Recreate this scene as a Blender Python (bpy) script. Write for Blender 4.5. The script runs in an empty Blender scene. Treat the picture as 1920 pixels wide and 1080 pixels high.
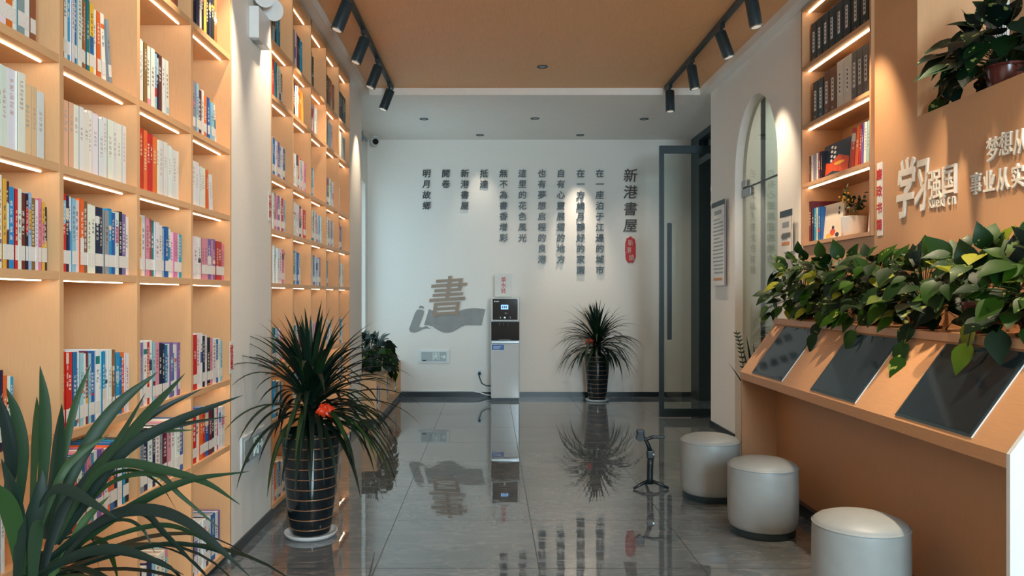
import bpy, bmesh, math, random
from mathutils import Vector, Matrix, Euler
PI = math.pi
R = random.Random(7)
sc = bpy.context.scene
COL = sc.collection

# ------------------------------------------------------------------ camera, light, exposure
EYE = 1.34                       # camera height
F = 1440.0                       # focal length in pixels of a 1920 wide frame
VX, VY = 920.0, 553.0            # vanishing point of the room's long axis
cam_d = bpy.data.cameras.new('camera')
cam = bpy.data.objects.new('camera', cam_d); COL.objects.link(cam)
cam.location = (0, 0, EYE); cam.rotation_euler = (PI / 2, 0, 0)
cam_d.sensor_width = 36.0; cam_d.lens = 36.0 * F / 1920.0
cam_d.shift_x = (960 - VX) / 1920.0; cam_d.shift_y = (VY - 540) / 1920.0
cam_d.clip_start = 0.05
sc.camera = cam

w = bpy.data.worlds.new('daylight'); sc.world = w; w.use_nodes = True
w.node_tree.nodes['Background'].inputs[0].default_value = (0.62, 0.80, 1.0, 1)
w.node_tree.nodes['Background'].inputs[1].default_value = 1.0

def area(name, loc, rot, sx, sy, watts, color):
    d = bpy.data.lights.new(name, 'AREA'); d.shape = 'RECTANGLE'; d.size = sx; d.size_y = sy
    d.energy = watts; d.color = color
    o = bpy.data.objects.new(name, d); COL.objects.link(o); o.location = loc; o.rotation_euler = rot
    return o
COOL = (0.62, 0.86, 1.0); WARM = (1.0, 0.80, 0.58); SOFT = (1.0, 0.86, 0.70)
area('daylight_from_street', (1.5, -2.42, 2.15), (PI / 2, 0, 0), 1.3, 1.65, 232, COOL)
area('daylight_from_side', (-1.80, 9.0, 1.65), (0, -PI / 2, 0), 2.0, 1.5, 11, COOL)
area('office_fill_light', (3.5, 2.9, 3.42), (0, 0, 0), .6, 1.2, 16, SOFT)  # unseen fill added for the room behind the high opening
area('glass_room_fill_light', (3.3, 7.2, 3.34), (0, 0, 0), .6, 1.2, 17, (1.0, .95, .88))  # unseen fill added to brighten the room behind the arch
area('corridor_fill_light', (4.0, 12.0, 3.30), (0, 0, 0), .3, 4.0, 16, COOL)  # unseen fill added for the corridor past the dark doorway

vs = sc.view_settings
sc.display_settings.display_device = 'sRGB'
vs.view_transform = 'Standard'; vs.look = 'None'; vs.exposure = 0.42; vs.gamma = 1.0
vs.use_curve_mapping = False

# ------------------------------------------------------------------ helpers
def P(px, py, Y):
    """the point at depth Y that the photo shows at pixel px, py"""
    return Vector(((px - VX) * Y / F, Y, EYE - (py - VY) * Y / F))

def props(o, label=None, cat=None, group=None, kind=None):
    if label: o['label'] = label
    if cat: o['category'] = cat
    if group: o['group'] = group
    if kind: o['kind'] = kind
    return o

def thing(name, label, cat, loc=(0, 0, 0), group=None, rz=0.0):
    o = bpy.data.objects.new(name, None); COL.objects.link(o)
    o.location = loc; o.rotation_euler = (0, 0, rz); o.empty_display_size = .05
    return props(o, label, cat, group)

class MB:
    def __init__(s): s.bm = bmesh.new(); s.ms = 0
    def mi(s, i): s.ms = i; return s
    def face(s, vs_):
        try: f = s.bm.faces.new(vs_)
        except ValueError: return None
        f.material_index = s.ms; return f
    def box(s, x0, x1, y0, y1, z0, z1, bev=0.0, seg=2):
        b = s.bm
        v = [b.verts.new((x, y, z)) for x in (x0, x1) for y in (y0, y1) for z in (z0, z1)]
        fs = [s.face([v[i] for i in q]) for q in ((0,1,3,2),(4,6,7,5),(0,4,5,1),(2,3,7,6),(0,2,6,4),(1,5,7,3))]
        if bev:
            es = list({e for f in fs for e in f.edges})
            bmesh.ops.bevel(b, geom=es, offset=bev, segments=seg, affect='EDGES', profile=.6)
        return s
    def prism(s, pts, d):
        """pts: 3D polygon (list of Vector), extruded by vector d"""
        d = Vector(d)
        a = [s.bm.verts.new(p) for p in pts]; c = [s.bm.verts.new(Vector(p) + d) for p in pts]
        n = len(pts)
        s.face(a[::-1]); s.face(c)
        for i in range(n): s.face([a[i], a[(i + 1) % n], c[(i + 1) % n], c[i]])
        return s
    def tube(s, pts, rad, n=8, cap=True):
        pts = [Vector(p) for p in pts]
        if not isinstance(rad, (list, tuple)): rad = [rad] * len(pts)
        rings = []; up = None
        for i, p in enumerate(pts):
            t = (pts[min(i + 1, len(pts) - 1)] - pts[max(i - 1, 0)])
            t = t.normalized() if t.length > 1e-9 else Vector((0, 0, 1))
            if up is None: up = Vector((1, 0, 0)) if abs(t.x) < .8 else Vector((0, 1, 0))
            a = t.cross(up).normalized(); b2 = t.cross(a).normalized(); up = a.cross(t).normalized()
            rings.append([s.bm.verts.new(p + (a * math.cos(2*PI*k/n) + b2 * math.sin(2*PI*k/n)) * rad[i]) for k in range(n)])
        for i in range(len(rings) - 1):
            for k in range(n): s.face([rings[i][k], rings[i][(k+1) % n], rings[i+1][(k+1) % n], rings[i+1][k]])
        if cap: s.face(rings[0][::-1]); s.face(rings[-1])
        return s
    def lathe(s, prof, c=(0, 0, 0), n=40, cap=True):
        c = Vector(c); rings = []
        for r, z in prof:
            rings.append([s.bm.verts.new(c + Vector((r*math.cos(2*PI*k/n), r*math.sin(2*PI*k/n), z))) for k in range(n)])
        for i in range(len(rings) - 1):
            for k in range(n): s.face([rings[i][k], rings[i][(k+1) % n], rings[i+1][(k+1) % n], rings[i+1][k]])
        if cap: s.face(rings[0][::-1]); s.face(rings[-1])
        return s
    def sphere(s, c, r, n=10, sc_=(1, 1, 1)):
        m = Matrix.Translation(c) @ Matrix.Diagonal((*[r * q for q in sc_], 1))
        before = set(s.bm.faces)
        bmesh.ops.create_uvsphere(s.bm, u_segments=n, v_segments=max(6, n // 2 + 2), radius=1, matrix=m)
        for f in s.bm.faces:
            if f not in before: f.material_index = s.ms
        return s
    def build(s, name, mats, parent=None, smooth=False, local=False, auto=None):
        bmesh.ops.recalc_face_normals(s.bm, faces=s.bm.faces[:])
        me = bpy.data.meshes.new(name)
        if parent is not None and not local:
            bmesh.ops.translate(s.bm, verts=s.bm.verts[:], vec=-parent_world(parent))
        s.bm.to_mesh(me); s.bm.free()
        for m in (mats if isinstance(mats, (list, tuple)) else [mats]): me.materials.append(m)
        if smooth:
            for p in me.polygons: p.use_smooth = True
            if auto is not None: me.set_sharp_from_angle(angle=math.radians(auto))
        o = bpy.data.objects.new(name, me); COL.objects.link(o)
        if parent is not None: o.parent = parent
        return o

def parent_world(o):
    v = Vector((0, 0, 0))
    while o is not None: v += o.location; o = o.parent
    return v

def struct(name, mb, mat, smooth=False):
    return props(mb.build(name, mat, smooth=smooth), kind='structure')

def copy_tree(o, parent=None):
    c = o.copy(); COL.objects.link(c)
    if parent is not None: c.parent = parent
    for ch in list(o.children): copy_tree(ch, c)
    return c

ORD = ('first second third fourth fifth sixth seventh eighth ninth tenth eleventh twelfth thirteenth fourteenth fifteenth sixteenth '
       'seventeenth eighteenth nineteenth twentieth').split()
ORD += ['twenty-' + x for x in ORD[:9]] + ['thirtieth'] + ['thirty-' + x for x in ORD[:9]]

# ------------------------------------------------------------------ materials
def lin(r, g, b):
    f = lambda c: (c / 255 / 12.92) if c / 255 <= .04045 else ((c / 255 + .055) / 1.055) ** 2.4
    return (f(r), f(g), f(b), 1)
class NT:
    def __init__(s, name):
        s.m = bpy.data.materials.new(name); s.m.use_nodes = True
        s.t = s.m.node_tree; s.n = s.t.nodes; s.b = s.n['Principled BSDF']
    def add(s, typ, **kw):
        n = s.n.new(typ)
        for k, v in kw.items(): setattr(n, k, v)
        return n
    def link(s, a, b): s.t.links.new(a, b)
    def math(s, op, a, b=None, c=None):
        n = s.add('ShaderNodeMath', operation=op)
        for i, v in enumerate((a, b, c)):
            if v is None: continue
            if isinstance(v, (int, float)): n.inputs[i].default_value = v
            else: s.link(v, n.inputs[i])
        return n.outputs[0]
    def mix(s, fac, a, b):
        n = s.add('ShaderNodeMix', data_type='RGBA')
        for i, v in ((0, fac), (6, a), (7, b)):
            if isinstance(v, (int, float)): n.inputs[i].default_value = v
            elif isinstance(v, tuple): n.inputs[i].default_value = v
            else: s.link(v, n.inputs[i])
        return n.outputs[2]
    def noise(s, scale, vec=None, stretch=(1, 1, 1), detail=3, coord='Object'):
        if vec is None: vec = s.add('ShaderNodeTexCoord').outputs[coord]
        mp = s.add('ShaderNodeMapping'); mp.inputs['Scale'].default_value = stretch; s.link(vec, mp.inputs[0])
        n = s.add('ShaderNodeTexNoise'); n.inputs['Scale'].default_value = scale; n.inputs['Detail'].default_value = detail
        s.link(mp.outputs[0], n.inputs['Vector']); return n.outputs[0]
    def ramp(s, fac, stops):
        n = s.add('ShaderNodeValToRGB'); s.link(fac, n.inputs[0])
        e = n.color_ramp.elements
        while len(e) < len(stops): e.new(.5)
        for q, (p, c) in zip(e, stops): q.position = p; q.color = c
        return n.outputs[0]
    def bump(s, h, strength=.1, dist=.01):
        n = s.add('ShaderNodeBump'); n.inputs['Strength'].default_value = strength; n.inputs['Distance'].default_value = dist
        s.link(h, n.inputs['Height']); s.link(n.outputs[0], s.b.inputs['Normal'])
    def set(s, **kw):
        for k, v in kw.items():
            i = s.b.inputs[k.replace('_', ' ')]
            if hasattr(v, 'is_output'): s.link(v, i)
            else: i.default_value = v
        return s

def plain(name, col, rough=.5, var=.06, scale=30, metal=0.0, bump=0.0, **kw):
    """a plain coat with a slight procedural mottling"""
    t = NT(name); nz = t.noise(scale)
    a = tuple(c * (1 - var) for c in col[:3]) + (1,); b = tuple(min(1, c * (1 + var)) for c in col[:3]) + (1,)
    t.set(Base_Color=t.ramp(nz, [(.3, a), (.7, b)]), Roughness=rough, Metallic=metal, **kw)
    if bump: t.bump(t.noise(scale * 6), bump, .004)
    return t.m
def glow(name, col, strength):
    t = NT(name); nz = t.noise(5)
    t.set(Base_Color=(.8, .8, .8, 1), Emission_Color=col, Emission_Strength=t.math('MULTIPLY_ADD', nz, strength * .02, strength * .99))
    return t.m
def wood(name, col, grain=(1, 1, 12), rough=.45, var=.10, sc_=14):
    t = NT(name)
    n1 = t.noise(sc_, stretch=grain, detail=4); n2 = t.noise(sc_ * 6, stretch=grain, detail=2)
    a = tuple(c * (1 - var) for c in col[:3]) + (1,); b = tuple(min(1, c * (1 + var)) for c in col[:3]) + (1,)
    f = t.math('ADD', t.math('MULTIPLY', n1, .65), t.math('MULTIPLY', n2, .35))
    t.set(Base_Color=t.ramp(f, [(.3, a), (.5, col), (.7, b)]), Roughness=rough)
    t.bump(n2, .05, .002)
    return t.m

M = {}
M['wall'] = plain('white wall paint', lin(236, 230, 221), .7, .015, 40, bump=.04)
M['ceil'] = plain('white ceiling paint', lin(236, 228, 219), .8, .02, 20)
M['wood'] = wood('light oak laminate', lin(221, 172, 124), (14, 14, 1), .42, .05)
M['woodh'] = wood('oak laminate with level grain', lin(221, 172, 124), (14, 1, 14), .42, .07)
M['woodwall'] = wood('oak wall board', lin(200, 150, 106), (16, 16, 1), .5, .05)
M['desk'] = wood('oak desk board', lin(180, 132, 92), (14, 14, 1), .45, .06)  # darker copy of the desk oak; kneehole shade put into its colour
M['deskh'] = wood('oak desk board with level grain', lin(198, 148, 104), (14, 1, 14), .42, .07)
M['woodceil'] = wood('oak ceiling board', lin(222, 166, 114), (22, 1, 22), .5, .12, 10)
M['black'] = plain('black powder coat', (.016, .034, .042, 1), .4, .1)
M['blackplastic'] = plain('matt black plastic', (.006, .012, .015, 1), .4, .1)
M['blackgloss'] = plain('black gloss', (.006, .012, .016, 1), .08, .1)
M['skirt'] = plain('black skirting', (.012, .020, .026, 1), .3, .1)
M['white'] = plain('white plastic', lin(226, 228, 226), .35, .02)
M['gray'] = plain('grey plastic', lin(150, 154, 154), .4, .04)
M['led'] = glow('warm led strip', (1.0, .75, .48, 1), 11.0)
M['lens'] = glow('lamp lens', (1.0, .85, .65, 1), .25)
M['chrome'] = plain('brushed chrome', lin(150, 155, 156), .25, .05, metal=1.0)
M['brass'] = plain('gold ring glaze', lin(150, 108, 76), .35, .05, metal=.3)
M['page'] = plain('paper page edge', lin(222, 208, 188), .8, .06, 160)
M['paper'] = plain('white paper', lin(228, 226, 220), .7, .02)
M['red'] = plain('red ribbon', lin(225, 62, 20), .4, .2, 8)
M['redtext'] = plain('red lettering', lin(196, 40, 34), .5, .05)
M['ink'] = plain('dark ink lettering', (.018, .030, .036, 1), .35, .1)
M['brown'] = plain('brown lettering', lin(78, 62, 52), .5, .06)
M['logo'] = plain('tan emblem film', lin(160, 140, 122), .6, .05)
M['scroll'] = plain('grey emblem film', lin(148, 148, 144), .6, .08, 9)
M['letter'] = plain('white acrylic letter', lin(232, 222, 206), .4, .02)
M['stool'] = plain('grey stool vinyl', lin(150, 154, 152), .42, .04, 12, bump=.05)
M['green'] = plain('green film', lin(60, 170, 130), .5, .1)
M['soil'] = plain('dark potting soil', (.012, .01, .008, 1), .9, .4, 60, bump=.4)
M['blue'] = plain('blue print', lin(40, 110, 190), .4, .1)
M['screenblue'] = glow('blue lcd', (.08, .42, 1.0, 1), .9)
M['exitgreen'] = glow('lit green exit sign', (.05, .75, .35, 1), .55)
M['linelight'] = glow('corridor line lamp', (1.0, .75, .5, 1), 1.3)
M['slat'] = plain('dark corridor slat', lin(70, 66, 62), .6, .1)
M['cork'] = plain('greenish grey room wall paint', lin(196, 200, 190), .7, .03)  # own pale greenish grey of the rooms past the openings
M['purple'] = plain('purple print', lin(120, 96, 150), .6, .05)
M['orangep'] = plain('orange print', lin(206, 140, 90), .6, .05)

def glass(name, tint=(.82, .92, .90, 1), rough=.0):
    t = NT(name); nz = t.noise(2.0)
    t.n.remove(t.b)
    g = t.add('ShaderNodeBsdfGlossy'); g.inputs['Roughness'].default_value = .01
    tr = t.add('ShaderNodeBsdfTransparent'); tr.inputs[0].default_value = tint
    fr = t.add('ShaderNodeFresnel'); t.link(t.math('MULTIPLY_ADD', t.add('ShaderNodeNewGeometry').outputs['Backfacing'], .6667 - 1.5, 1.5), fr.inputs[0])
    mx = t.add('ShaderNodeMixShader')
    t.link(t.math('MULTIPLY', fr.outputs[0], t.math('MULTIPLY_ADD', nz, .06, .97)), mx.inputs[0])
    t.link(tr.outputs[0], mx.inputs[1]); t.link(g.outputs[0], mx.inputs[2])
    t.link(mx.outputs[0], t.n['Material Output'].inputs[0])
    return t.m
M['glass'] = glass('clear door glass', (.90, .95, .94, 1))
M['greenglass'] = glass('greenish door glass', (.84, .90, .87, 1))
M['potplastic'] = plain('translucent red brown pot plastic', lin(96, 44, 36), .2, .15, 14)

def floor_mat():
    t = NT('polished grey marble tile')
    co = t.add('ShaderNodeTexCoord').outputs['Object']
    n1 = t.noise(2.2, co, (1, 1, 1), 5); 
    mp = t.add('ShaderNodeMapping'); mp.inputs['Rotation'].default_value = (0, 0, .5); mp.inputs['Scale'].default_value = (1.2, 4.2, 1)
    t.link(co, mp.inputs[0])
    n2 = t.add('ShaderNodeTexNoise'); n2.inputs['Scale'].default_value = 2.6; n2.inputs['Detail'].default_value = 8
    n2.inputs['Distortion'].default_value = 1.4; t.link(mp.outputs[0], n2.inputs['Vector'])
    base = t.ramp(n1, [(.3, lin(84, 92, 97)), (.7, lin(114, 120, 124))])
    vein = t.ramp(n2.outputs[0], [(.5, (0, 0, 0, 1)), (.56, (1, 1, 1, 1)), (.60, (0, 0, 0, 1))])
    c = t.mix(t.math('MULTIPLY', vein, .35), base, lin(160, 160, 156))
    sx = t.add('ShaderNodeSeparateXYZ'); t.link(co, sx.inputs[0])
    T = .803
    def joint(o, off):
        f = t.math('FRACT', t.math('DIVIDE', t.math('ADD', o, off), T))
        d = t.math('MINIMUM', f, t.math('SUBTRACT', 1.0, f))
        return t.math('LESS_THAN', d, .0030)
    j = t.math('MAXIMUM', joint(sx.outputs[0], .566 + 10 * T), joint(sx.outputs[1], .25 + 10 * T))
    t.set(Base_Color=t.mix(j, c, lin(24, 26, 28)), Roughness=t.math('MULTIPLY_ADD', j, .4, .022), IOR=2.3)
    wv = t.noise(3.0, co, (1.0, 2.5, 1), 2)
    t.bump(wv, .02, .02)
    return t.m
M['floor'] = floor_mat()

def book_mat():
    t = NT('printed book cover')
    c1 = t.add('ShaderNodeAttribute', attribute_name='c1').outputs['Color']
    c2 = t.add('ShaderNodeAttribute', attribute_name='c2').outputs['Color']
    ct = t.add('ShaderNodeAttribute', attribute_name='ct').outputs['Color']
    sd = t.add('ShaderNodeAttribute', attribute_name='sd')
    ss = t.add('ShaderNodeSeparateColor'); t.link(sd.outputs['Color'], ss.inputs[0])
    uv = t.add('ShaderNodeUVMap', uv_map='uv').outputs[0]
    su = t.add('ShaderNodeSeparateXYZ'); t.link(uv, su.inputs[0]); u, v = su.outputs[0], su.outputs[1]
    on = t.math('GREATER_THAN', u, -.5)
    # colour band
    b0 = ss.outputs[0]; bw = t.math('MULTIPLY', ss.outputs[1], .35)
    band = t.math('MULTIPLY', t.math('GREATER_THAN', v, b0), t.math('LESS_THAN', v, t.math('ADD', b0, bw)))
    band = t.math('MULTIPLY', band, on)
    c = t.mix(band, c1, c2)
    # title: a column of small glyph-like marks
    nch = t.math('MULTIPLY_ADD', ss.outputs[2], 10.0, 9.0)
    fv = t.math('FRACT', t.math('MULTIPLY', v, nch))
    cell = t.math('MULTIPLY', t.math('GREATER_THAN', fv, .16), t.math('LESS_THAN', fv, .84))
    uu = t.math('MULTIPLY', t.math('GREATER_THAN', u, .27), t.math('LESS_THAN', u, .73))
    t0 = t.math('MULTIPLY_ADD', ss.outputs[0], .25, .32); t1 = t.math('MULTIPLY_ADD', ss.outputs[1], .25, .68)
    vv = t.math('MULTIPLY', t.math('GREATER_THAN', v, t0), t.math('LESS_THAN', v, t1))
    mp = t.add('ShaderNodeMapping'); mp.inputs['Scale'].default_value = (4.5, 62, 1); t.link(uv, mp.inputs[0])
    ad = t.add('ShaderNodeVectorMath', operation='ADD'); t.link(mp.outputs[0], ad.inputs[0])
    sm = t.add('ShaderNodeVectorMath', operation='SCALE'); t.link(sd.outputs['Color'], sm.inputs[0]); sm.inputs['Scale'].default_value = 57
    t.link(sm.outputs[0], ad.inputs[1])
    nz = t.add('ShaderNodeTexNoise'); nz.inputs['Scale'].default_value = 1.0; nz.inputs['Detail'].default_value = 1; t.link(ad.outputs[0], nz.inputs['Vector'])
    ink = t.math('GREATER_THAN', nz.outputs[0], .45)
    tm = t.math('MULTIPLY', t.math('MULTIPLY', cell, uu), t.math('MULTIPLY', vv, ink))
    tm = t.math('MULTIPLY', tm, on)
    c = t.mix(t.math('MULTIPLY', tm, .85), c, ct)
    t.set(Base_Color=c, Roughness=.42)
    return t.m
M['book'] = book_mat()

def label_mat():
    t = NT('call number label')
    uv = t.add('ShaderNodeTexCoord').outputs['Object']
    n = t.noise(420, uv, (1, 1, 1), 1); n2 = t.noise(8, uv)
    c = t.mix(t.math('MULTIPLY', t.math('GREATER_THAN', n, .60), .22), lin(238, 231, 221), lin(150, 110, 96))
    t.set(Base_Color=c, Roughness=.25)
    return t.m
M['label'] = label_mat()

def leaf_mat(name, stops, rough=.35, spec=.3):
    t = NT(name)
    lc = t.add('ShaderNodeAttribute', attribute_name='lc').outputs['Color']
    s = t.add('ShaderNodeSeparateColor'); t.link(lc, s.inputs[0])
    c = t.ramp(s.outputs[0], stops)
    n = t.noise(26, detail=4)
    streak = t.math('MULTIPLY', t.math('MULTIPLY', t.math('GREATER_THAN', n, .62), .7), s.outputs[2])
    c = t.mix(streak, c, lin(150, 156, 84))
    t.set(Base_Color=c, Roughness=rough, Specular_IOR_Level=spec)
    return t.m
M['drac'] = leaf_mat('dracaena leaf', [(0, lin(8, 25, 22)), (.5, lin(14, 38, 25)), (1, lin(44, 74, 30))], .5)
M['poth'] = leaf_mat('pothos leaf', [(0, lin(8, 24, 18)), (.5, lin(16, 44, 10)), (.8, lin(42, 72, 10)), (1, lin(128, 130, 36))], .45, .16)
# ------------------------------------------------------------------ setting
XL, XR, D = -1.32, 2.231, 10.10
ZC, ZW = 3.382, 3.452
XO = -1.62                       # outer wall behind the bookcases
FR = -2.5                        # street front behind the camera

struct('floor', MB().box(-2.2, 7.0, FR - .2, 16, -.1, 0), M['floor'])
struct('wall_back', MB().box(XO - .3, 2.665, D, D + .2, 0, 3.6), M['wall'])
m = MB()
m.box(XO - .3, 2.8, 7.84, D + .2, ZC, ZC + .25)                       # white field at the back
m.box(XO - .3, -1.242, FR - .2, 7.84, ZC, ZC + .25)                   # margin over the bookcases
m.box(2.137, 2.70, 3.9, 7.84, ZC, ZC + .25)
m.box(2.137, 2.24, FR - .2, 3.9, ZC, ZC + .25)
struct('ceiling', m, M['ceil'])
struct('ceiling_oak', MB().box(-1.242, 2.137, FR - .2, 7.84, ZW, ZW + .12), M['woodceil'])
struct('ceiling_office', MB().box(2.24, 6.0, FR, 5.4, 3.46, 3.6), M['ceil'])
struct('ceiling_glass_room', MB().box(2.70, 6.0, 5.4, 7.8, 3.40, 3.6), M['ceil'])

# left side: outer wall with a window past the second bookcase, two white pillars between the cases
m = MB()
m.box(XO - .2, XO, FR - .2, 8.2, 0, 3.6)
m.box(XO - .2, XO, 8.2, 9.92, 0, .56).box(XO - .2, XO, 8.2, 9.92, 2.78, 3.6).box(XO - .2, XO, 9.92, D, 0, 3.6)
struct('wall_left', m, M['wall'])
m = MB().box(XO, XL, FR, 1.84, 0, ZC)
struct('wall_left_front', m, M['wall'])
struct('pillar_1', MB().box(XO, XL, 3.915, 4.612, 0, ZC), M['wall'])
struct('pillar_2', MB().box(XO, XL, 7.205, 7.855, 0, ZC), M['wall'])
wf = struct('window_1', MB().box(XO - .16, XO - .10, 8.2, 8.26, .56, 2.78).box(XO - .16, XO - .10, 9.86, 9.92, .56, 2.78)
            .box(XO - .16, XO - .10, 8.26, 9.86, .56, .62).box(XO - .16, XO - .10, 8.26, 9.86, 2.72, 2.78)
            .box(XO - .16, XO - .10, 9.03, 9.09, .62, 2.72), M['white'])
MB().box(XO - .135, XO - .125, 8.26, 9.86, .62, 2.72).build('window_pane', M['glass'], wf)

# street front behind the camera: an unseen window, shaped and placed to steer the daylight
m = MB().box(XO - .2, 7, FR - .2, FR, 3.05, 3.6).box(XO - .2, -1.2, FR - .2, FR, 0, 3.05).box(2.2, 7, FR - .2, FR, 0, 3.05).box(-1.2, .8, FR - .2, FR, 0, 3.05).box(.8, 2.2, FR - .2, FR, 0, 1.3)
struct('wall_front', m, M['wall'])
m = MB()
for x in (.8, 1.47, 2.14): m.box(x, x + .06, FR - .13, FR - .07, 1.3, 3.05)
m.box(.8, 2.2, FR - .13, FR - .07, 1.3, 1.36).box(.8, 2.2, FR - .13, FR - .07, 2.99, 3.05).box(.8, 2.2, FR - .13, FR - .07, 2.2, 2.25)
struct('window_2', m, M['black'])

# right side: white wall with an arched doorway, then the oak wall
ya0, ya1, rad = 5.971, 7.014, .5215
ym, zs, rzv = (ya0 + ya1) / 2, 2.39, .64
m = MB().box(XR, XR + .10, 5.49, ya0, 0, 3.46).box(XR, XR + .10, ya1, 7.78, 0, 3.46)
arc = [(ym + rad * math.cos(PI - PI * k / 32), zs + rzv * math.sin(PI - PI * k / 32)) for k in range(33)]
for (y_a, z_a), (y_b, z_b) in zip(arc, arc[1:]):
    m.prism([Vector((XR, y_a, z_a)), Vector((XR, y_b, z_b)), Vector((XR, y_b, 3.46)), Vector((XR, y_a, 3.46))], (.10, 0, 0))
bmesh.ops.remove_doubles(m.bm, verts=m.bm.verts, dist=1e-5)
struct('wall_right', m, M['wall'])
struct('wall_right_return', MB().box(XR + .10, 2.665, 7.58, 7.78, 0, 3.46), M['wall'])
m = MB()
YN0, YN1, ZN = 4.462, 5.473, 1.686
m.box(XR, XR + .40, YN1, 5.49, 0, 3.46)
m.box(XR, XR + .40, YN0, YN1, 0, ZN).box(XR + .29, XR + .40, YN0, YN1, ZN, 3.46)
m.box(XR, XR + .40, 4.016, YN0, 0, 3.46)
m.box(XR, XR + .30, FR, 4.016, 0, 2.271)
struct('wall_right_oak', m, M['woodwall'])
# what the openings look into
struct('wall_office_back', MB().box(XR + .40, 6.0, 5.25, 5.4, 0, 3.6), M['woodwall'])
struct('wall_office_side', MB().box(6.0, 6.2, FR, 8.0, 0, 3.6), M['wall'])
struct('pillar_office', MB().box(2.985, 3.075, 4.55, 4.66, 0, 3.46), M['white'])
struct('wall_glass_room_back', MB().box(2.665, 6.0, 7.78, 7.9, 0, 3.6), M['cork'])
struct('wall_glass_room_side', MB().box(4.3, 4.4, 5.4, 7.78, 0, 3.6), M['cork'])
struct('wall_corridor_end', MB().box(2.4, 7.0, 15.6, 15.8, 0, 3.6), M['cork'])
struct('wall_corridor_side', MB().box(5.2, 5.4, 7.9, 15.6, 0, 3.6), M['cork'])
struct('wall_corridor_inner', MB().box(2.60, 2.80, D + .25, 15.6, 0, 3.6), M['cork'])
m = MB()
for k in range(26): m.box(2.8, 5.2, 9.2 + k * .25, 9.2 + k * .25 + .12, 2.92, 3.02)
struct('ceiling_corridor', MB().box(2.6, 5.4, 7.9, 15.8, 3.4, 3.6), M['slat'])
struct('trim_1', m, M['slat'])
for i, y in enumerate((11.2, 13.0)):
    o = props(MB().box(3.0, 4.7, y, y + .07, 2.86, 2.92).build('line_lamp', M['linelight']),
              ('nearer' if i == 0 else 'farther') + ' glowing line lamp under the corridor ceiling slats seen through the dark doorway', 'lamp', 'corridor line lamps')

# skirting
BH = .075
struct('baseboard_back', MB().box(XO, 2.665, D - .012, D, 0, .065), M['skirt'])
m = MB().box(XL, XL + .012, 3.90, 4.62, 0, .055).box(XL, XL + .012, 7.19, 7.86, 0, .055).box(XL, XL + .012, FR, 1.84, 0, .055).box(XO, XL + .012, 7.855, 7.867, 0, .055)
struct('baseboard_left', m, M['skirt'])
m = MB().box(XR - .012, XR, 5.17, ya0, 0, .07).box(XR - .012, XR, ya1, 7.78, 0, .07).box(XR - .012, XR + .2, 7.78, 7.792, 0, .07)
struct('baseboard_right', m, M['skirt'])

# dark metal doorway in the far right corner with its leaf standing open
XD = 2.665
m = MB()
m.box(XD - .03, XD + .12, 9.72, D, 0, ZC).box(XD - .03, XD + .12, 7.78, 8.36, 0, ZC)
m.box(XD - .03, XD + .12, 8.36, 9.72, 2.98, 3.06).box(XD - .03, XD + .12, 8.36, 9.72, 3.30, ZC)
d1 = struct('door_1', m, M['black'])
MB().box(XD + .03, XD + .04, 8.36, 9.72, 3.06, 3.30).build('transom_pane', M['glass'], d1)
leaf = thing('glass_door', 'black framed glass door standing open in front of the back wall', 'door', (1.84, 8.38, 0))
y0, y1 = 8.355, 8.40
MB().box(1.84, 1.888, y0, y1, .012, 2.966).box(2.60, 2.65, y0, y1, .012, 2.966).box(1.888, 2.60, y0, y1, 2.885, 2.966).box(1.888, 2.60, y0, y1, .012, .10).build('door_frame', M['black'], leaf)
MB().box(1.888, 2.60, 8.373, 8.383, .10, 2.885).build('glass_pane', M['glass'], leaf)
for s, x in ((-1, 1.915), (1, 1.945)):
    yy = 8.378 + s * .055
    h = MB().box(x, x + .042, yy - .012, yy + .012, .855, 2.12, .003).box(x + .01, x + .03, min(yy, 8.378), max(yy, 8.378), 1.0, 1.03).box(x + .01, x + .03, min(yy, 8.378), max(yy, 8.378), 1.95, 1.98)
    h.build('pull_handle', M['black'], leaf)
o = props(MB().box(3.0, 3.28, 10.6, 10.64, 3.05, 3.18).build('exit_sign', M['exitgreen']), 'lit green sign over the dark doorway, seen through the transom', 'sign')

# frameless glass door in the arch
XG = XR + .07
g = thing('glass_door', 'greenish frameless glass door standing in the white arched doorway', 'door', (XG, ym, 0))
zd = 2.30
MB().box(XG, XG + .012, ya0 + .004, ya1 - .004, .012, zd).build('glass_pane', M['greenglass'], g)
MB().box(XG - .012, XG + .024, ya1 - .24, ya1 - .004, zd - .075, zd - .004, .004).build('patch_fitting', M['chrome'], g)
MB().box(XG - .012, XG + .024, ya1 - .14, ya1 - .004, .014, .09, .004).build('patch_fitting', M['chrome'], g)
pts = [Vector((XG, ya0 + .004, zd + .01)), Vector((XG, ya0 + .004, zs))]
for k in range(25):
    a = PI - PI * k / 24
    pts.append(Vector((XG, ym + (rad - .004) * math.cos(a), zs + (rzv - .004) * math.sin(a))))
pts += [Vector((XG, ya1 - .004, zd + .01))]
mm = MB().prism(pts, (.012, 0, 0))
MBS = MB().box(XG - .001, XG + .013, ya0 + .004, ya1 - .004, zd - .001, zd + .011)
tp = props(mm.build('transom_pane', M['greenglass']), 'rounded fixed glass pane above the frameless door in the white arch', 'glass pane')
MBS.build('seal', M['black'], tp)
MB().box(XG - .014, XG + .026, ya1 - .13, ya1 - .02, zd + .012, zd + .075, .004).build('clamp', M['chrome'], tp)

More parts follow.
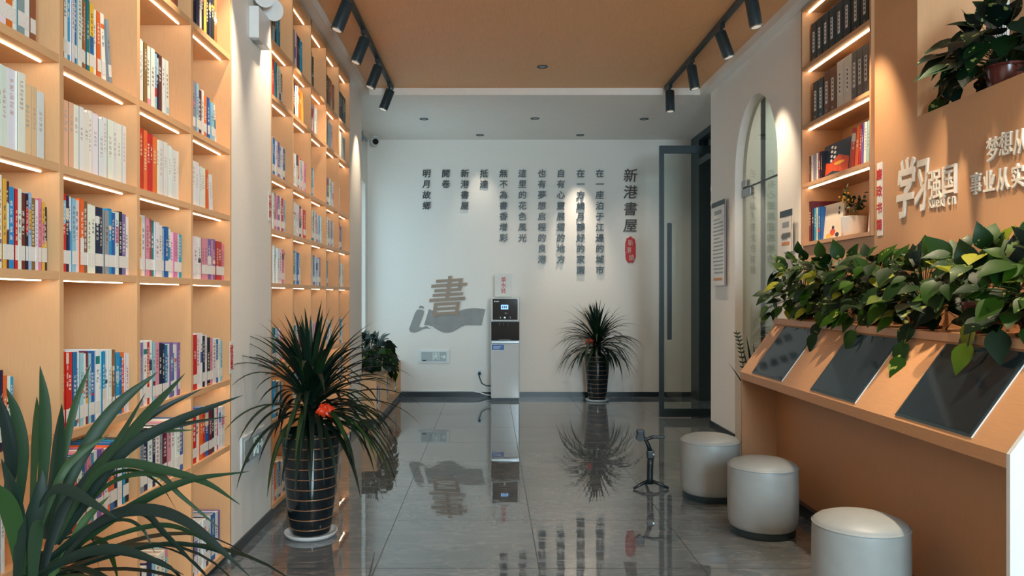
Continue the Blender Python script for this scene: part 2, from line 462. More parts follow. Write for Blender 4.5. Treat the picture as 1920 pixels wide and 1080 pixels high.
# ------------------------------------------------------------------ bookcases
def zl(r): return EYE + r * 1.32
LEV = [1.155, .901, .538, .285, .035, -.344, -.595]           # shelf undersides, in units of the case's distance
TH = .026
FLOORZ = [zl(v) + TH for v in LEV] + [zl(-.985) + TH]         # what books stand on; the last is the bottom board
TOP = ZC - .012
def bookcase(y0, n, bay, label):
    t = thing('bookcase', label, 'bookcase', (XL, y0, 0))
    y1 = y0 + n * bay
    x0, x1 = XL - .285, XL
    MB().box(XL - .298, XL - .286, y0, y1, .0, TOP).build('back_panel', M['wood'], t)
    MB().box(XL - .26, XL - .02, y0, y1, 0, FLOORZ[7] - TH).build('plinth', M['skirt'], t)
    MB().box(x0, x1, y0, y1, FLOORZ[7] - TH, FLOORZ[7]).build('shelf', M['woodh'], t)
    MB().box(x0, x1, y0, y1, TOP - .05, TOP).build('top_board', M['woodh'], t)
    for f in FLOORZ[:7]:
        MB().box(x0, x1 - .001, y0 + .01, y1 - .01, f - TH, f).build('shelf', M['woodh'], t)
    for k in range(n + 1):
        y = y0 + k * bay
        a, b = (y, y + .022) if k == 0 else (y - .022, y) if k == n else (y - .011, y + .011)
        MB().box(x0, x1, a, b, .065, TOP).build('side_panel' if k in (0, n) else 'divider', M['wood'], t)
    for k in range(n):
        a, b = y0 + k * bay + .015, y0 + (k + 1) * bay - .03
        for f in FLOORZ[:7] + [TOP - .05 + TH]:
            z = f - TH
            MB().box(XL - .0510, XL - .0458, a, b, z - .0035, z + .001).build('led_strip', M['led'], t)
    return t
Y1, B1, Y2, B2 = 1.847, .516, 4.614, .5172
bookcase(Y1, 4, B1, 'tall oak bookcase nearest on the left, its cells lit by warm strips')
bookcase(Y2, 5, B2, 'tall oak bookcase beyond the white pillar, behind the striped pot plant')
# ------------------------------------------------------------------ books
BC = {'w': ('white', (234, 231, 226)), 'c': ('cream', (226, 208, 180)), 'e': ('peach', (236, 196, 156)), 'p': ('pink', (226, 140, 160)),
      'r': ('red', (206, 46, 36)), 'm': ('maroon', (110, 40, 44)), 'o': ('orange', (230, 110, 40)), 'y': ('yellow', (236, 180, 70)),
      'b': ('blue', (30, 104, 168)), 'n': ('navy', (28, 44, 72)), 'k': ('black', (26, 30, 36)), 't': ('teal', (28, 124, 124)),
      'g': ('grey', (150, 152, 156)), 'l': ('pale blue', (158, 196, 214)), 's': ('sky blue', (36, 150, 200)), 'v': ('violet', (130, 104, 164)),
      'B': ('brown', (146, 100, 66))}
BOOKS = 0
def book_colors(ch, r, quiet=False):
    rgb = [max(0, min(255, q + r.uniform(-10, 10))) for q in BC[ch][1]]
    c1 = lin(*rgb)
    pale = sum(rgb) > 420
    c2 = lin(*BC[r.choice('brtonsvpkmly' if pale else 'wwcyowlr')][1]) if r.random() < (.0 if quiet else .36) else c1
    ct = lin(*r.choice([(180, 172, 166), (196, 170, 160)])) if pale and quiet else lin(*r.choice([(90, 100, 124), (140, 84, 80), (84, 84, 90)])) if pale else lin(*r.choice([(232, 228, 220), (235, 225, 190)]))
    return c1, c2, ct, (r.random(), r.random(), r.random(), 1)

def paint(bm, faces, cols, rect=None):
    """write colour layers and the spine's uv (u across, v up) on faces; rect = (y0, y1, z0, z1) of the spine"""
    L = [bm.loops.layers.float_color.get(n) or bm.loops.layers.float_color.new(n) for n in ('c1', 'c2', 'ct', 'sd')]
    U = bm.loops.layers.uv.get('uv') or bm.loops.layers.uv.new('uv')
    for f in faces:
        f.normal_update()
        for lp in f.loops:
            for la, c in zip(L, cols): lp[la] = c
            if rect and abs(f.normal.x) > .9:
                lp[U].uv = ((lp.vert.co.y - rect[0]) / (rect[1] - rect[0]), (lp.vert.co.z - rect[2]) / (rect[3] - rect[2]))
            else: lp[U].uv = (-1, -1)

def make_book(th, h, d, ch, label, loc, rz=0.0, tilt=0.0, tag_it=True, r=R, group=None, cat='book', name='book', quiet=False):
    """an upright book: its spine faces local +x at x = 0, its thickness runs along +y"""
    cols = book_colors(ch, r, quiet)
    m = MB()
    m.box(-d, -.001, 0, .0022, 0, h).box(-d, -.001, th - .0022, th, 0, h).box(-.0026, 0, 0, th, 0, h)
    paint(m.bm, m.bm.faces[:], cols, (0, th, 0, h))
    for f in m.bm.faces:      # only the outer spine face carries print
        U = m.bm.loops.layers.uv['uv']
        if f.calc_center_median().x < -.0015 and abs(f.normal.x) > .9:
            for lp in f.loops: lp[U].uv = (-1, -1)
    o = m.build(name, M['book'])
    props(o, label, cat, group)
    MB().box(-d + .004, -.0027, .0023, th - .0023, .003, h - .004).build('pages', M['page'], o, local=True)
    if tag_it:
        MB().box(0, .0006, .0006, th - .0006, .026, .068).build('spine_label', M['label'], o, local=True)
    o.location = loc; o.rotation_euler = (tilt, 0, rz)
    return o

def fill(spec, y0, length, z, xs, h0, h1, r):
    """lay out one cell: list of (char, y, thickness, height, tilt)"""
    n = len(spec)
    ths = [r.uniform(.65, 1.35) for _ in spec]; s = sum(ths); ths = [t * length / s for t in ths]
    out, y = [], y0
    for i, ch in enumerate(spec):
        k = i / max(1, n - 1)
        h = (h0 + (h1 - h0) * k) * r.uniform(.955, 1.03)
        if i and spec[i - 1] == ch and r.random() < .6: h = out[-1][3]
        out.append((ch, y, ths[i] - .0008, h, 0)); y += ths[i]
    return out

# rows of the near case: (shelf, bay): colours, first and last height, share of the bay, call number labels, leaning books at the end
ROWN = {1: 'top row', 2: 'second row', 3: 'third row', 4: 'fourth row', 5: 'fifth row', 6: 'sixth row', 7: 'bottom row'}
BAYN = ['first bay', 'second bay', 'third bay', 'fourth bay']
NEAR = {
 (1, 3): ('kknwkyknkB', .235, .225, .70, 0, 0), (1, 2): ('weoB', .2, .2, .78, 0, 0),
 (2, 0): ('wwowgwB', .25, .24, .80, 1, 0), (2, 1): ('mwswbwBotywowg', .26, .225, .60, 1, 3), (2, 2): ('wwwBwwlnmww', .247, .222, .58, 0, 1), (2, 3): ('Bglmwoblw', .232, .185, .62, 1, 3),
 (3, 0): ('wwwwweew', .232, .20, .88, 0, 0), (3, 1): ('eeewwwwwwwwwww', .205, .21, .88, 0, 0), (3, 2): ('rrorrowwwwwww', .245, .205, .80, 0, 0), (3, 3): ('wwwwwow', .212, .178, .54, 0, 2),
 (4, 0): ('pbwymsrwmklBwpyk', .255, .20, .92, 1, 0), (4, 1): ('prnwlwoBwwnnggsbwkvw', .246, .222, .93, 1, 0), (4, 2): ('wywprtwwlbwwpws', .238, .185, .88, 1, 0), (4, 3): ('wwwwppvpvrrp', .20, .188, .92, 1, 0),
 (5, 0): ('bwwnmows', .24, .20, .60, 1, 0), (5, 1): ('rrrrbwlwmlbwwswwBBsbow', .252, .222, .92, 1, 0), (5, 2): ('lwgwrwlpnnbwvbwv', .255, .22, .82, 1, 0), (5, 3): ('lrwwnwkpwbwl', .262, .205, .84, 1, 0),
 (6, 0): ('rwow', .2, .2, .5, 1, 0), (6, 1): ('lwnrwbpswvpwobnwsk', .23, .235, .93, 1, 0), (6, 2): ('wgnwnwgmpwwwb', .25, .22, .92, 1, 0), (6, 3): ('wrworbmkwrww', .245, .20, .9, 1, 0),
 (7, 2): ('wwnlwwl', .23, .23, .6, 1, 0), (7, 3): ('kwwwwnwbwv', .235, .22, .8, 1, 0)}
r = random.Random(11)
for (row, bay), (spec, h0, h1, frac, lab, lean) in NEAR.items():
    z = FLOORZ[row]; ys = Y1 + bay * B1 + .013; span = (B1 - .024) * frac
    if bay == 0: ys += .19; span -= .19              # the case's start lies outside the picture
    lay = fill(spec, ys, span, z, XL, h0, h1, r)
    dark = [c for c in spec]
    for i, (ch, y, th, h, _) in enumerate(lay):
        k = len(lay) - 1 - i
        where = (ORD[k] + ' from the right') if bay == 0 else (ORD[i] + ' from the left')
        size = 'thick' if th > .034 else 'thin' if th < .021 else 'medium'
        lb = f'{size} {BC[ch][0]} book, {where}, {BAYN[bay]}, {ROWN[row]} of the near bookcase'
        tilt = 0; dx = 0
        if lean and k < lean:
            tilt = math.radians(2.2 * (lean - k)); y += .004 * (lean - k) + h * math.sin(tilt) * .9
        make_book(th, h, r.uniform(.145, .175), ch, lb, (XL - .012 - r.uniform(0, .008), y, z + (.0 if not tilt else th * 0)), tilt=tilt, tag_it=bool(lab), r=r, quiet=row == 3,
                  group='books on the near bookcase')
        BOOKS += 1

# the far case: its smaller rows as one object
FAR = {0: 'kmkkst .5|kgwpnts .6|kgkg .32|BmBoB .75|kkkkk .75', 1: 'wrgtwwwB .65|kkwwooyy .72|lnwrwl .52|wggwlw .62|gwggg .7',
       2: 'lwbswvlwb .75|wwwowlwp .8|wlsw .32|wgnwlw .72|wsw .25', 3: 'tgwmpvwrl .75|wwwwkwr .8|rwgwpwlw .85|wwgwgw .72|wrwb .38',
       4: 'ewwwwwpw .75|gtwlbw .5|nwgwlwv .7|wwg .3|wgww .5', 5: 'nbtnlwp .6|wwtwlpm .6|nwgp .42|wwew .5|wpsw .5',
       6: 'nbsnwb .6|wlbnw .6|bwlk .5|wrw .4|lwb .4', 7: 'wwolbwbs .85|lwwb .5|wnw .4|wb .3|wlw .4'}
m = MB()
for row, txt in FAR.items():
    for bay, cell in enumerate(txt.split('|')):
        spec, fr = cell.split(); h0 = .235 if row != 0 else .26
        for ch, y, th, h, _ in fill(spec, Y2 + bay * B2 + .013, (B2 - .024) * float(fr), 0, 0, h0 * 1.02, h0 * .9, r):
            z = FLOORZ[row]; x = XL - .012 - r.uniform(0, .01); d = r.uniform(.145, .17)
            before = set(m.bm.faces)
            m.mi(0).box(x - d, x, y, y + th, z, z + h)
            new = [f for f in m.bm.faces if f not in before]
            paint(m.bm, new, book_colors(ch, r), (y, y + th, z, z + h))
            for f in new:
                c = f.calc_center_median()
                if abs(c.z - z - h) < 1e-4: f.material_index = 1
            if row >= 2:
                m.mi(2).box(x, x + .0006, y + .0006, y + th - .0006, z + .026, z + .068)
props(m.build('book_rows', [M['book'], M['page'], M['label']]), 'rows of many coloured books filling the second bookcase beyond the white pillar', 'books', kind='stuff')

# low case under the window
XB = -1.18
lc = thing('low_bookcase', 'low oak bookcase under the window in the far left corner', 'bookcase', (XB, 7.95, 0))
yl0, yl1 = 7.935, D - .015
MB().box(XO + .02, XB - .025, yl0, yl1, 0, .055).build('plinth', M['skirt'], lc)
MB().box(XO + .02, XB, yl0, yl1, .055, .125).build('bottom_board', M['woodh'], lc)
MB().box(XO + .02, XB, yl0, yl1, .458, .488).build('top_board', M['woodh'], lc)
MB().box(XO + .02, XO + .03, yl0, yl1, .125, .458).build('back_panel', M['wood'], lc)
for k, y in enumerate((yl0, 8.72, 9.42, yl1 - .03)):
    MB().box(XO + .03, XB, y, y + .03, .125, .458).build('side_panel' if k in (0, 3) else 'divider', M['wood'], lc)
for k, (y, spec, fr) in enumerate(((7.97, 'prvnwlgpw', .6), (8.755, 'tbnwB', .45), (9.455, 'wbsn', .4))):
    for i, (ch, yy, th, h, _) in enumerate(fill(spec, y, .6 * fr, 0, 0, .24, .23, r)):
        make_book(th, h, .16, ch, f'{BC[ch][0]} book, {ORD[i]} from the left, {ORD[k]} bay of the low bookcase under the window', (XB - .015, yy, .125), r=r, group='books in the low bookcase')

# ------------------------------------------------------------------ lit niche in the oak wall
M['nwood'] = M['desk']; M['nwoodh'] = M['deskh']
nt = thing('niche_shelving', 'tall lit oak shelving set into the wall above the green plants', 'shelving', (XR, YN0, ZN))
MB().box(XR + .265, XR + .285, YN0 + .002, YN1 - .002, ZN, ZC - .01).build('back_panel', M['nwood'], nt)
MB().box(XR - .02, XR + .265, YN0 + .002, YN0 + .022, ZN, ZC - .01).build('side_panel', M['nwood'], nt)
MB().box(XR - .02, XR + .265, YN1 - .022, YN1 - .002, ZN, ZC - .01).build('side_panel', M['nwood'], nt)
NF = [1.711, 2.122, 2.535, 2.95, 3.37]
for z in NF:
    MB().box(XR - .02, XR + .265, YN0 + .022, YN1 - .022, z - .025, z).build('shelf', M['nwoodh'], nt)
for z in NF[1:]:
    MB().box(XR + .022, XR + .034, YN0 + .03, YN1 - .03, z - .031, z - .0245).build('led_strip', M['led'], nt)
def nbook(px0, px1, ch, h, label, shelf, d=.19, lab=False, cat='book', name='book', xoff=.03, tilt=0, group=None):
    """on the right wall: between two picture columns on the wall plane"""
    ya, yb = F * (XR + xoff) / (px0 - VX), F * (XR + xoff) / (px1 - VX)
    return make_book(ya - yb - .001, h, d, ch, label, (XR + xoff, ya, NF[shelf]), rz=PI, tag_it=lab, r=r, cat=cat, name=name, tilt=tilt, group=group)
def binder(px0, px1, ch, h, label, shelf, xoff=.03, group=None):
    ya, yb = F * (XR + xoff) / (px0 - VX), F * (XR + xoff) / (px1 - VX)
    th = ya - yb - .002
    col = {'k': 'black', 'B': 'binderbrown', 'w': 'binderwhite', 'g': 'bindergray'}[ch]
    o = MB().box(-.22, 0, 0, th, 0, h, .002).build('binder', M[col]); props(o, label, 'binder', group)
    o.location = (XR + xoff, ya, NF[shelf]); o.rotation_euler = (0, 0, PI)
    wv = min(th * .55, .03)
    l = MB().box(0, .0008, th / 2 - wv / 2, th / 2 + wv / 2, h * .30, h * .78).build('spine_label', M['paper'], o, local=True)
    mk = MB()
    for q in range(5): mk.box(.0008, .0012, th / 2 - wv * .22, th / 2 + wv * .22, h * (.36 + .085 * q), h * (.36 + .085 * q) + h * .05)
    mk.build('lettering', M['ink'], l, local=True)
    if ch != 'w': MB().lathe([(.0105, 0), (.0105, .001)], n=14).build('finger_hole', M['chrome'], o, local=True).matrix_local = Matrix.Translation((0.0002, th / 2, h * .15)) @ Matrix.Rotation(PI / 2, 4, 'Y')
    return o
M['binderbrown'] = plain('brown binder board', lin(120, 72, 40), .5, .1)
M['binderwhite'] = plain('white file box board', lin(214, 206, 192), .5, .03)
M['bindergray'] = plain('grey binder board', lin(112, 108, 102), .5, .06)
g = 'binders on the niche shelves'
for i, (a, b) in enumerate(((1521, 1530), (1531, 1541), (1542, 1553), (1554, 1565), (1566, 1580), (1581, 1594), (1596, 1612), (1613, 1629), (1630, 1638))):
    binder(a, b, 'k', .295, f'black binder on the top niche shelf, {ORD[i]} from the left', 3, group=g)
for i, (a, b, ch, h, nm) in enumerate(((1524, 1533, 'k', .29, 'black'), (1534, 1543, 'k', .29, 'black'), (1545, 1554, 'B', .31, 'brown'), (1555, 1567, 'B', .31, 'brown'),
                        (1569, 1581, 'w', .32, 'white'), (1582, 1596, 'w', .32, 'white'), (1597, 1606, 'g', .32, 'grey'), (1607, 1617, 'g', .32, 'grey'), (1618, 1629, 'g', .32, 'grey'), (1630, 1638, 'k', .30, 'black'))):
    binder(a, b, ch, h, f'{nm} binder on the second niche shelf, {ORD[i]} from the left', 2, group=g)
for i, (a, b, ch) in enumerate(((1516, 1520, 'B'), (1521, 1525, 'w'), (1526, 1530, 'g'), (1531, 1534, 'w'), (1535, 1538, 'm'), (1539, 1541, 'k'))):
    nbook(a, b, ch, .20, f'small {BC[ch][0]} book on the third niche shelf, {ORD[i]} from the left', 1, .13, group='small books on the third niche shelf')
for i, (a, b, ch) in enumerate(((1594, 1601, 'r'), (1602, 1608, 'o'), (1609, 1613, 'r'), (1614, 1618, 'v'), (1619, 1624, 'w'), (1625, 1629, 'l'), (1630, 1633, 'w'), (1634, 1638, 'p'))):
    nbook(a, b, ch, .262, f'{BC[ch][0]} book leaning right on the third niche shelf, {ORD[i]} of its row', 1, .16, tilt=math.radians(-7 if i < 3 else -3), group='leaning books on the third niche shelf')
# a picture book stood face out on the third shelf
def face_book(px0, px1, h, shelf, xoff, mats, draw, label, cat='book'):
    ya, yb = F * (XR + xoff) / (px0 - VX), F * (XR + xoff) / (px1 - VX)
    wd = ya - yb
    o = MB().box(0, .0025, -wd, 0, 0, h).box(.0125, .015, -wd, 0, 0, h).box(.0026, .0124, -.0025, 0, 0, h).build('book', mats[0])
    props(o, label, cat); o.location = (XR + xoff, ya, NF[shelf]); o.rotation_euler = (0, math.radians(5), 0)
    MB().box(.0026, .0124, -wd + .003, -.0026, .003, h - .003).build('pages', M['page'], o, local=True)
    draw(o, wd, h)
    return o
def flat(o, name, mat, pts, dep=.0008, base=0.0):
    """a thin printed patch on the face-out cover; pts as shares of width and height"""
    MB().prism([Vector((-base, y, z)) for y, z in pts], (-dep, 0, 0)).build(name, mat, o, local=True)
def ell(cy, cz, ry, rz, n=16): return [(cy + ry * math.cos(2 * PI * k / n), cz + rz * math.sin(2 * PI * k / n)) for k in range(n)]
def draw1(o, wd, h):
    flat(o, 'cover_picture', M['orangered'], [(-.0, 0), (-wd, 0), (-wd, h * .46), (-wd * .6, h * .62), (-wd * .3, h * .44), (0, h * .52)])
    flat(o, 'cover_picture', M['black'], [(-.02, 0), (-wd * .9, 0), (-wd * .7, h * .12), (-wd * .4, h * .2), (-.02, h * .1)], base=.0009)
    flat(o, 'cover_picture', M['yellowp'], ell(-wd * .64, h * .38, wd * .2, h * .05), base=.0009)
    mk = MB()
    for c in range(2):
        for q in range(4 - c): mk.prism([Vector((0, y, z)) for y, z in ell(-wd * (.32 + .12 * c), h * (.9 - .13 * q - .05 * c), wd * .045, h * .045, 6)], (-.0009, 0, 0))
    mk.build('cover_title', M['paper'], o, local=True)
M['orangered'] = plain('orange red print', lin(206, 78, 34), .4, .2, 18)
M['yellowp'] = plain('yellow print', lin(232, 176, 70), .4, .15, 18)
M['navyp'] = plain('navy print', lin(30, 40, 58), .35, .1)
M['creamp'] = plain('cream cover', lin(226, 212, 190), .4, .03)
face_book(1541, 1590, .235, 1, .05, [M['navyp']], draw1, 'dark picture book with orange scene facing out on the third niche shelf')
def draw2(o, wd, h):
    flat(o, 'cover_picture', M['orangered'], ell(-wd * .55, h * .2, wd * .13, h * .10, 12))
    flat(o, 'cover_picture', M['navyp'], ell(-wd * .56, h * .33, wd * .06, h * .05, 12), base=.0002)
    flat(o, 'cover_picture', M['yellowp'], ell(-wd * .36, h * .11, wd * .14, h * .07, 10), base=.0004)
    flat(o, 'cover_picture', M['navyp'], ell(-wd * .78, h * .12, wd * .09, h * .06, 10), base=.0004)
    mk = MB()
    for q in range(2): mk.prism([Vector((0, y, z)) for y, z in ell(-wd * .80, h * (.84 - .13 * q), wd * .05, h * .05, 6)], (-.0009, 0, 0))
    mk.build('cover_title', M['ink'], o, local=True)
face_book(1540, 1577, .243, 0, .05, [M['creamp']], draw2, 'cream picture book with orange clothed figure facing out beside the flower pot')
nbook(1516, 1521, 'm', .29, 'tall maroon album at the left end of the bottom niche shelf', 0, .22)
for i, (a, b, ch) in enumerate(((1522, 1526, 'n'), (1527, 1530, 's'), (1531, 1533, 'w'), (1534, 1538, 'b'))):
    nbook(a, b, ch, .235, f'{BC[ch][0]} book beside the maroon album on the bottom niche shelf, {ORD[i]} in', 0, .15)
nbook(1627, 1634, 'w', .26, 'white book leaning on the right side of the bottom niche shelf', 0, .16, tilt=math.radians(-9))
# ------------------------------------------------------------------ raised lettering
_gl = {}
def glyph(ch, bold=0.0, shear=0.0):
    """flat outline of a character as a mesh, centred, 1 unit high box"""
    k = (ch, bold, shear)
    if k in _gl: return _gl[k]
    c = bpy.data.curves.new('glyph', 'FONT'); c.body = ch; c.size = 1.0; c.bevel_depth = bold; c.bevel_resolution = 0; c.shear = shear; c.fill_mode = 'BOTH'; c.extrude = .5; c.resolution_u = 3
    o = bpy.data.objects.new('glyph', c); COL.objects.link(o)
    dg = bpy.context.evaluated_depsgraph_get()
    me = bpy.data.meshes.new_from_object(o.evaluated_get(dg))
    vs_ = [v.co.copy() for v in me.vertices]; fs = [list(p.vertices) for p in me.polygons]
    bpy.data.objects.remove(o); bpy.data.curves.remove(c); bpy.data.meshes.remove(me)
    _gl[k] = (vs_, fs); return _gl[k]
def char_obj(name, ch, size, fmap, depth, mat, bold=0.0, shear=0.0, parent=None, wx=1.0):
    """fmap(u, v, n): letter plane to world; centred on the glyph's own box; size = height of a full CJK square"""
    vs_, fs = glyph(ch, bold, shear)
    xs = [v.x for v in vs_]; ys = [v.y for v in vs_]
    cx, cy = (min(xs) + max(xs)) / 2, (min(ys) + max(ys)) / 2
    if len(ch) == 1 and ord(ch) > 0x2e80: cx, cy = .5, .38
    me = bpy.data.meshes.new(name)
    me.from_pydata([fmap((v.x - cx) * size * wx, (v.y - cy) * size, (v.z + .5) * depth) for v in vs_], [], fs)
    me.materials.append(mat); me.update()
    bm = bmesh.new(); bm.from_mesh(me); bmesh.ops.remove_doubles(bm, verts=bm.verts, dist=1e-6); bmesh.ops.recalc_face_normals(bm, faces=bm.faces); bm.to_mesh(me); bm.free()
    o = bpy.data.objects.new(name, me); COL.objects.link(o)
    if parent is not None: o.parent = parent
    return o

def on_back(px, py, Y=D):
    p = P(px, py, Y)
    return lambda u, v, n: Vector((p.x + u, Y - n, p.z + v))
POEM = [(1124, '在一座泊于江邊的城市'), (1088, '在一方歲月靜好的家園'), (1051, '自有心靈展翅的地方'), (1015.5, '也有夢想启程的良港'), (979, '這里的花色風光'),
        (943.5, '無不為書香增彩'), (907, '抵達'), (871, '新港書屋'), (835.5, '開卷'), (799.5, '明月故鄉')]
for ci, (px, txt) in enumerate(POEM):
    for i, ch in enumerate(txt):
        o = char_obj('letter', ch, .112, on_back(px, 325.3 + 20.1 * i), .016, M['ink'], .010, .08)
        props(o, f'black raised character {ch}, {ORD[i]} down in the {ORD[ci]} small column left of the brown title', 'letter', 'raised poem characters on the back wall')
for i, ch in enumerate('新港書屋'):
    o = char_obj('letter', ch, .185, on_back(1181, 329 + 31.2 * i), .016, M['brown'], .008, .10)
    props(o, f'large brown raised character {ch}, {ORD[i]} of the title column', 'letter', 'brown title characters')
# red seal
o = thing('wall_seal', 'red oval seal with pale characters below the brown title column', 'seal', P(1182, 468, D))
def blob(px, py, wpx, hpx, n=28, wob=.06, seed=3):
    q = random.Random(seed); ps = []
    for k in range(n):
        a = 2 * PI * k / n
        c, s_ = math.cos(a), math.sin(a)
        e = 1.0 + q.uniform(-wob, wob)
        ps.append(P(px + wpx / 2 * e * math.copysign(abs(c) ** .75, c), py - hpx / 2 * e * math.copysign(abs(s_) ** .75, s_), D))
    return ps
MB().prism(blob(1182, 468.5, 20, 49), (0, -.014, 0)).build('plaque', M['redtext'], o)
M['sealtext'] = plain('pale seal lettering', lin(226, 190, 176), .5, .03)
for i, (px, py, ch) in enumerate(((1182, 455, '新'), (1179, 469, '港'), (1184, 483, '鎮'))):
    pw = o.location
    f0 = on_back(px, py, D - .0142)
    c = char_obj('lettering', ch, .088, lambda u, v, n: f0(u, v, n) - pw, .003, M['sealtext'], .0, .0, parent=o, wx=.8)
# book emblem: brush character over a grey scroll
e = thing('wall_emblem', 'tan brush character standing on a grey unrolled scroll, flat on the back wall', 'emblem', P(838, 570, D))
def wpoly(name, mat, px, dep, base=0.0):
    MB().prism([P(x, y, D) - Vector((0, base, 0)) for x, y in px], (0, -dep, 0)).build(name, mat, e)
up = []; N = 14
for k in range(N + 1):        # upper wavy edge then lower one
    t = k / N; x = 804 + 106 * t; up.append((x, 579.5 + 9 * math.sin(PI * min(1, t / .62)) * (1 if t < .62 else 0) + (0 if t < .62 else -1.5 * math.sin(PI * (t - .62) / .38))))
lo = []
for k in range(N + 1):
    t = 1 - k / N; x = 795 + 108 * t; lo.append((x, 610 + (14 * math.sin(PI * (t - .12) / .56) if .12 < t < .68 else 0)))
wpoly('scroll_sheet', M['scroll'], up + lo, .006)
wpoly('scroll_roll', M['scroll'], [(782, 581), (786, 580), (793, 581), (795, 584), (794, 590), (787, 608), (785, 613), (792, 614), (799, 611), (808, 617), (800, 615.5), (792, 617.5), (783, 622), (776, 624), (769, 622), (767, 617), (771, 606), (778, 587)], .006)
wpoly('scroll_knob', M['scroll'], [(785, 578.5), (786.5, 574), (790, 573), (794, 574.5), (795, 579), (790, 577.8)], .006)
pw = e.location
f0 = on_back(836.5, 555.5, D)
char_obj('brush_character', '書', .56, lambda u, v, n: f0(u + v * .04, v + u * .06, n + .0065) - pw, .006, M['logo'], .010, .10, parent=e, wx=.92)

# exit sign plates
def exit_plate(loc, label, face):
    """face: 'back' or 'left'"""
    t = thing('exit_sign', label, 'sign', loc, 'low white exit sign plates')
    MB().box(-.205, .205, -.012, 0, -.088, .088, .006).build('frame', M['white'], t, local=True)
    MB().box(-.165, .165, -.0145, -.011, -.062, .062).build('sign_face', M['exitface'], t, local=True)
    k = MB()
    y0, y1 = -.0165, -.0143
    k.box(-.012, -.006, y0, y1, -.048, .05).box(.066, .072, y0, y1, -.048, .05).box(-.012, .072, y0, y1, .045, .051)
    k.prism([Vector((.03 + .009 * math.cos(a * PI / 5), y1, .032 + .009 * math.sin(a * PI / 5))) for a in range(10)], (0, -.002, 0))
    for a, b in (((.03, .02), (.026, -.008)), ((.026, -.008), (.048, -.02)), ((.048, -.02), (.044, -.044)), ((.026, -.008), (.008, -.022)), ((.008, -.022), (-.004, -.036)),
                 ((.029, .016), (.05, .006)), ((.05, .006), (.06, .014)), ((.028, .016), (.008, .008)), ((.008, .008), (.002, -.006))):
        k.tube([(a[0], y1, a[1]), (b[0], y1, b[1])], .0042, 6)
    k.build('running_figure', M['exitmark'], t, local=True)
    k = MB()
    k.box(.095, .14, y0, y1, -.010, .002).prism([Vector((x, y1, z)) for x, z in ((.132, .022), (.158, -.004), (.132, -.030), (.126, -.024), (.144, -.004), (.126, .016))], (0, -.002, 0))
    k.build('arrow', M['exitmark'], t, local=True)
    MB().box(-.15, -.10, y0, y1, -.058, -.042).build('maker_mark', M['ink'], t, local=True)
    if face == 'left': t.rotation_euler = (0, 0, PI / 2)
    return t
M['exitface'] = plain('unlit exit sign face', lin(176, 186, 186), .3, .03)
M['exitmark'] = glow('faint green exit mark', (.45, .85, .72, 1), .12)
exit_plate((P(813.5, 668.5, D).x, D, P(0, 668.5, D).z), 'white exit sign plate low on the back wall under the scroll emblem', 'back')
exit_plate((XL, 4.245, .50), 'white exit sign plate low on the pillar behind the striped pot plant', 'left')
# socket with plug and lead, and the white floor lead
so = thing('wall_socket', 'white wall socket left of the water dispenser', 'socket', P(899, 698.5, D))
MB().box(-.043, .043, -.009, 0, -.043, .043, .003).build('face_plate', M['white'], so, local=True)
MB().box(-.012, -.007, -.0096, -.0088, .01, .024).box(.007, .012, -.0096, -.0088, .01, .024).build('pin_holes', M['ink'], so, local=True)
p0 = P(899, 700, D)
pg = props(MB().tube([p0 + Vector((0, -.009, 0)), p0 + Vector((0, -.045, -.004))], [.022, .018], 12)
           .tube([p0 + Vector((0, -.04, -.004)), p0 + Vector((.004, -.06, -.05)), p0 + Vector((.035, -.06, -.125)), p0 + Vector((.09, -.06, -.155)), p0 + Vector((.165, -.06, -.16))], .007, 8)
           .build('power_cord', M['black'], smooth=True), 'black plug and lead running from the wall socket to the water dispenser', 'cord')
a = P(748, 733.5, D - .01); b = P(868, 733, D - .01)
cd = [a, (a + b) / 2, b, P(885, 733.5, D - .02), P(900, 736, D - .05), P(910, 740, D - .1), P(921, 741.5, D - .1)]
props(MB().tube(cd, .008, 8).build('power_cord', M['white'], smooth=True), 'white lead along the top of the black skirting to the water dispenser', 'cord')

# ------------------------------------------------------------------ water dispenser
WX0, WX1, WY0, WY1 = .003, .366, 9.70, 10.04
wd = thing('water_dispenser', 'tall white and black water dispenser against the back wall', 'water dispenser', ((WX0 + WX1) / 2, WY0, 0))
M['disp'] = plain('glossy white dispenser panel', lin(214, 216, 214), .12, .02)
MB().box(WX0, WX1, WY0 + .02, WY1, .03, 1.306, .012).build('body', M['disp'], wd)
MB().box(WX0 + .01, WX1 - .01, WY0 + .03, WY1 - .02, 0, .03).build('base', M['black'], wd)
MB().box(WX0 + .004, WX1 - .004, WY0, WY0 + .03, .035, .722, .01, 3).build('lower_door', M['disp'], wd)
MB().box(WX0 + .004, WX1 - .004, WY0, WY0 + .03, .727, .762, .004).build('trim_band', M['chrome'], wd)
MB().box(WX0 + .004, WX1 - .004, WY0 + .004, WY0 + .03, .766, 1.000, .004).build('tap_bay', M['blackgloss'], wd)
MB().box(WX0 + .004, WX1 - .004, WY0 - .006, WY0 + .03, 1.004, 1.306, .008).build('head_frame', M['disp'], wd)
hp = MB().box(WX0 + .022, WX1 - .026, WY0 - .010, WY0, 1.026, 1.290, .003).build('control_panel', M['blackgloss'], wd)
MB().box(.130, .222, WY0 - .0115, WY0 - .0095, 1.158, 1.215).build('display', M['screenblue'], hp)
k = MB()
for q, ch in enumerate((.145, .168, .190)): k.box(ch, ch + .014, WY0 - .0125, WY0 - .011, 1.172, 1.200)
k.build('digits', M['navyp'], hp)
k = MB().prism([Vector((.052 + .009 * math.cos(a), WY0 - .0098, 1.258 + .009 * math.sin(a))) for a in [PI / 4 * q for q in range(8)]], (0, -.001, 0))
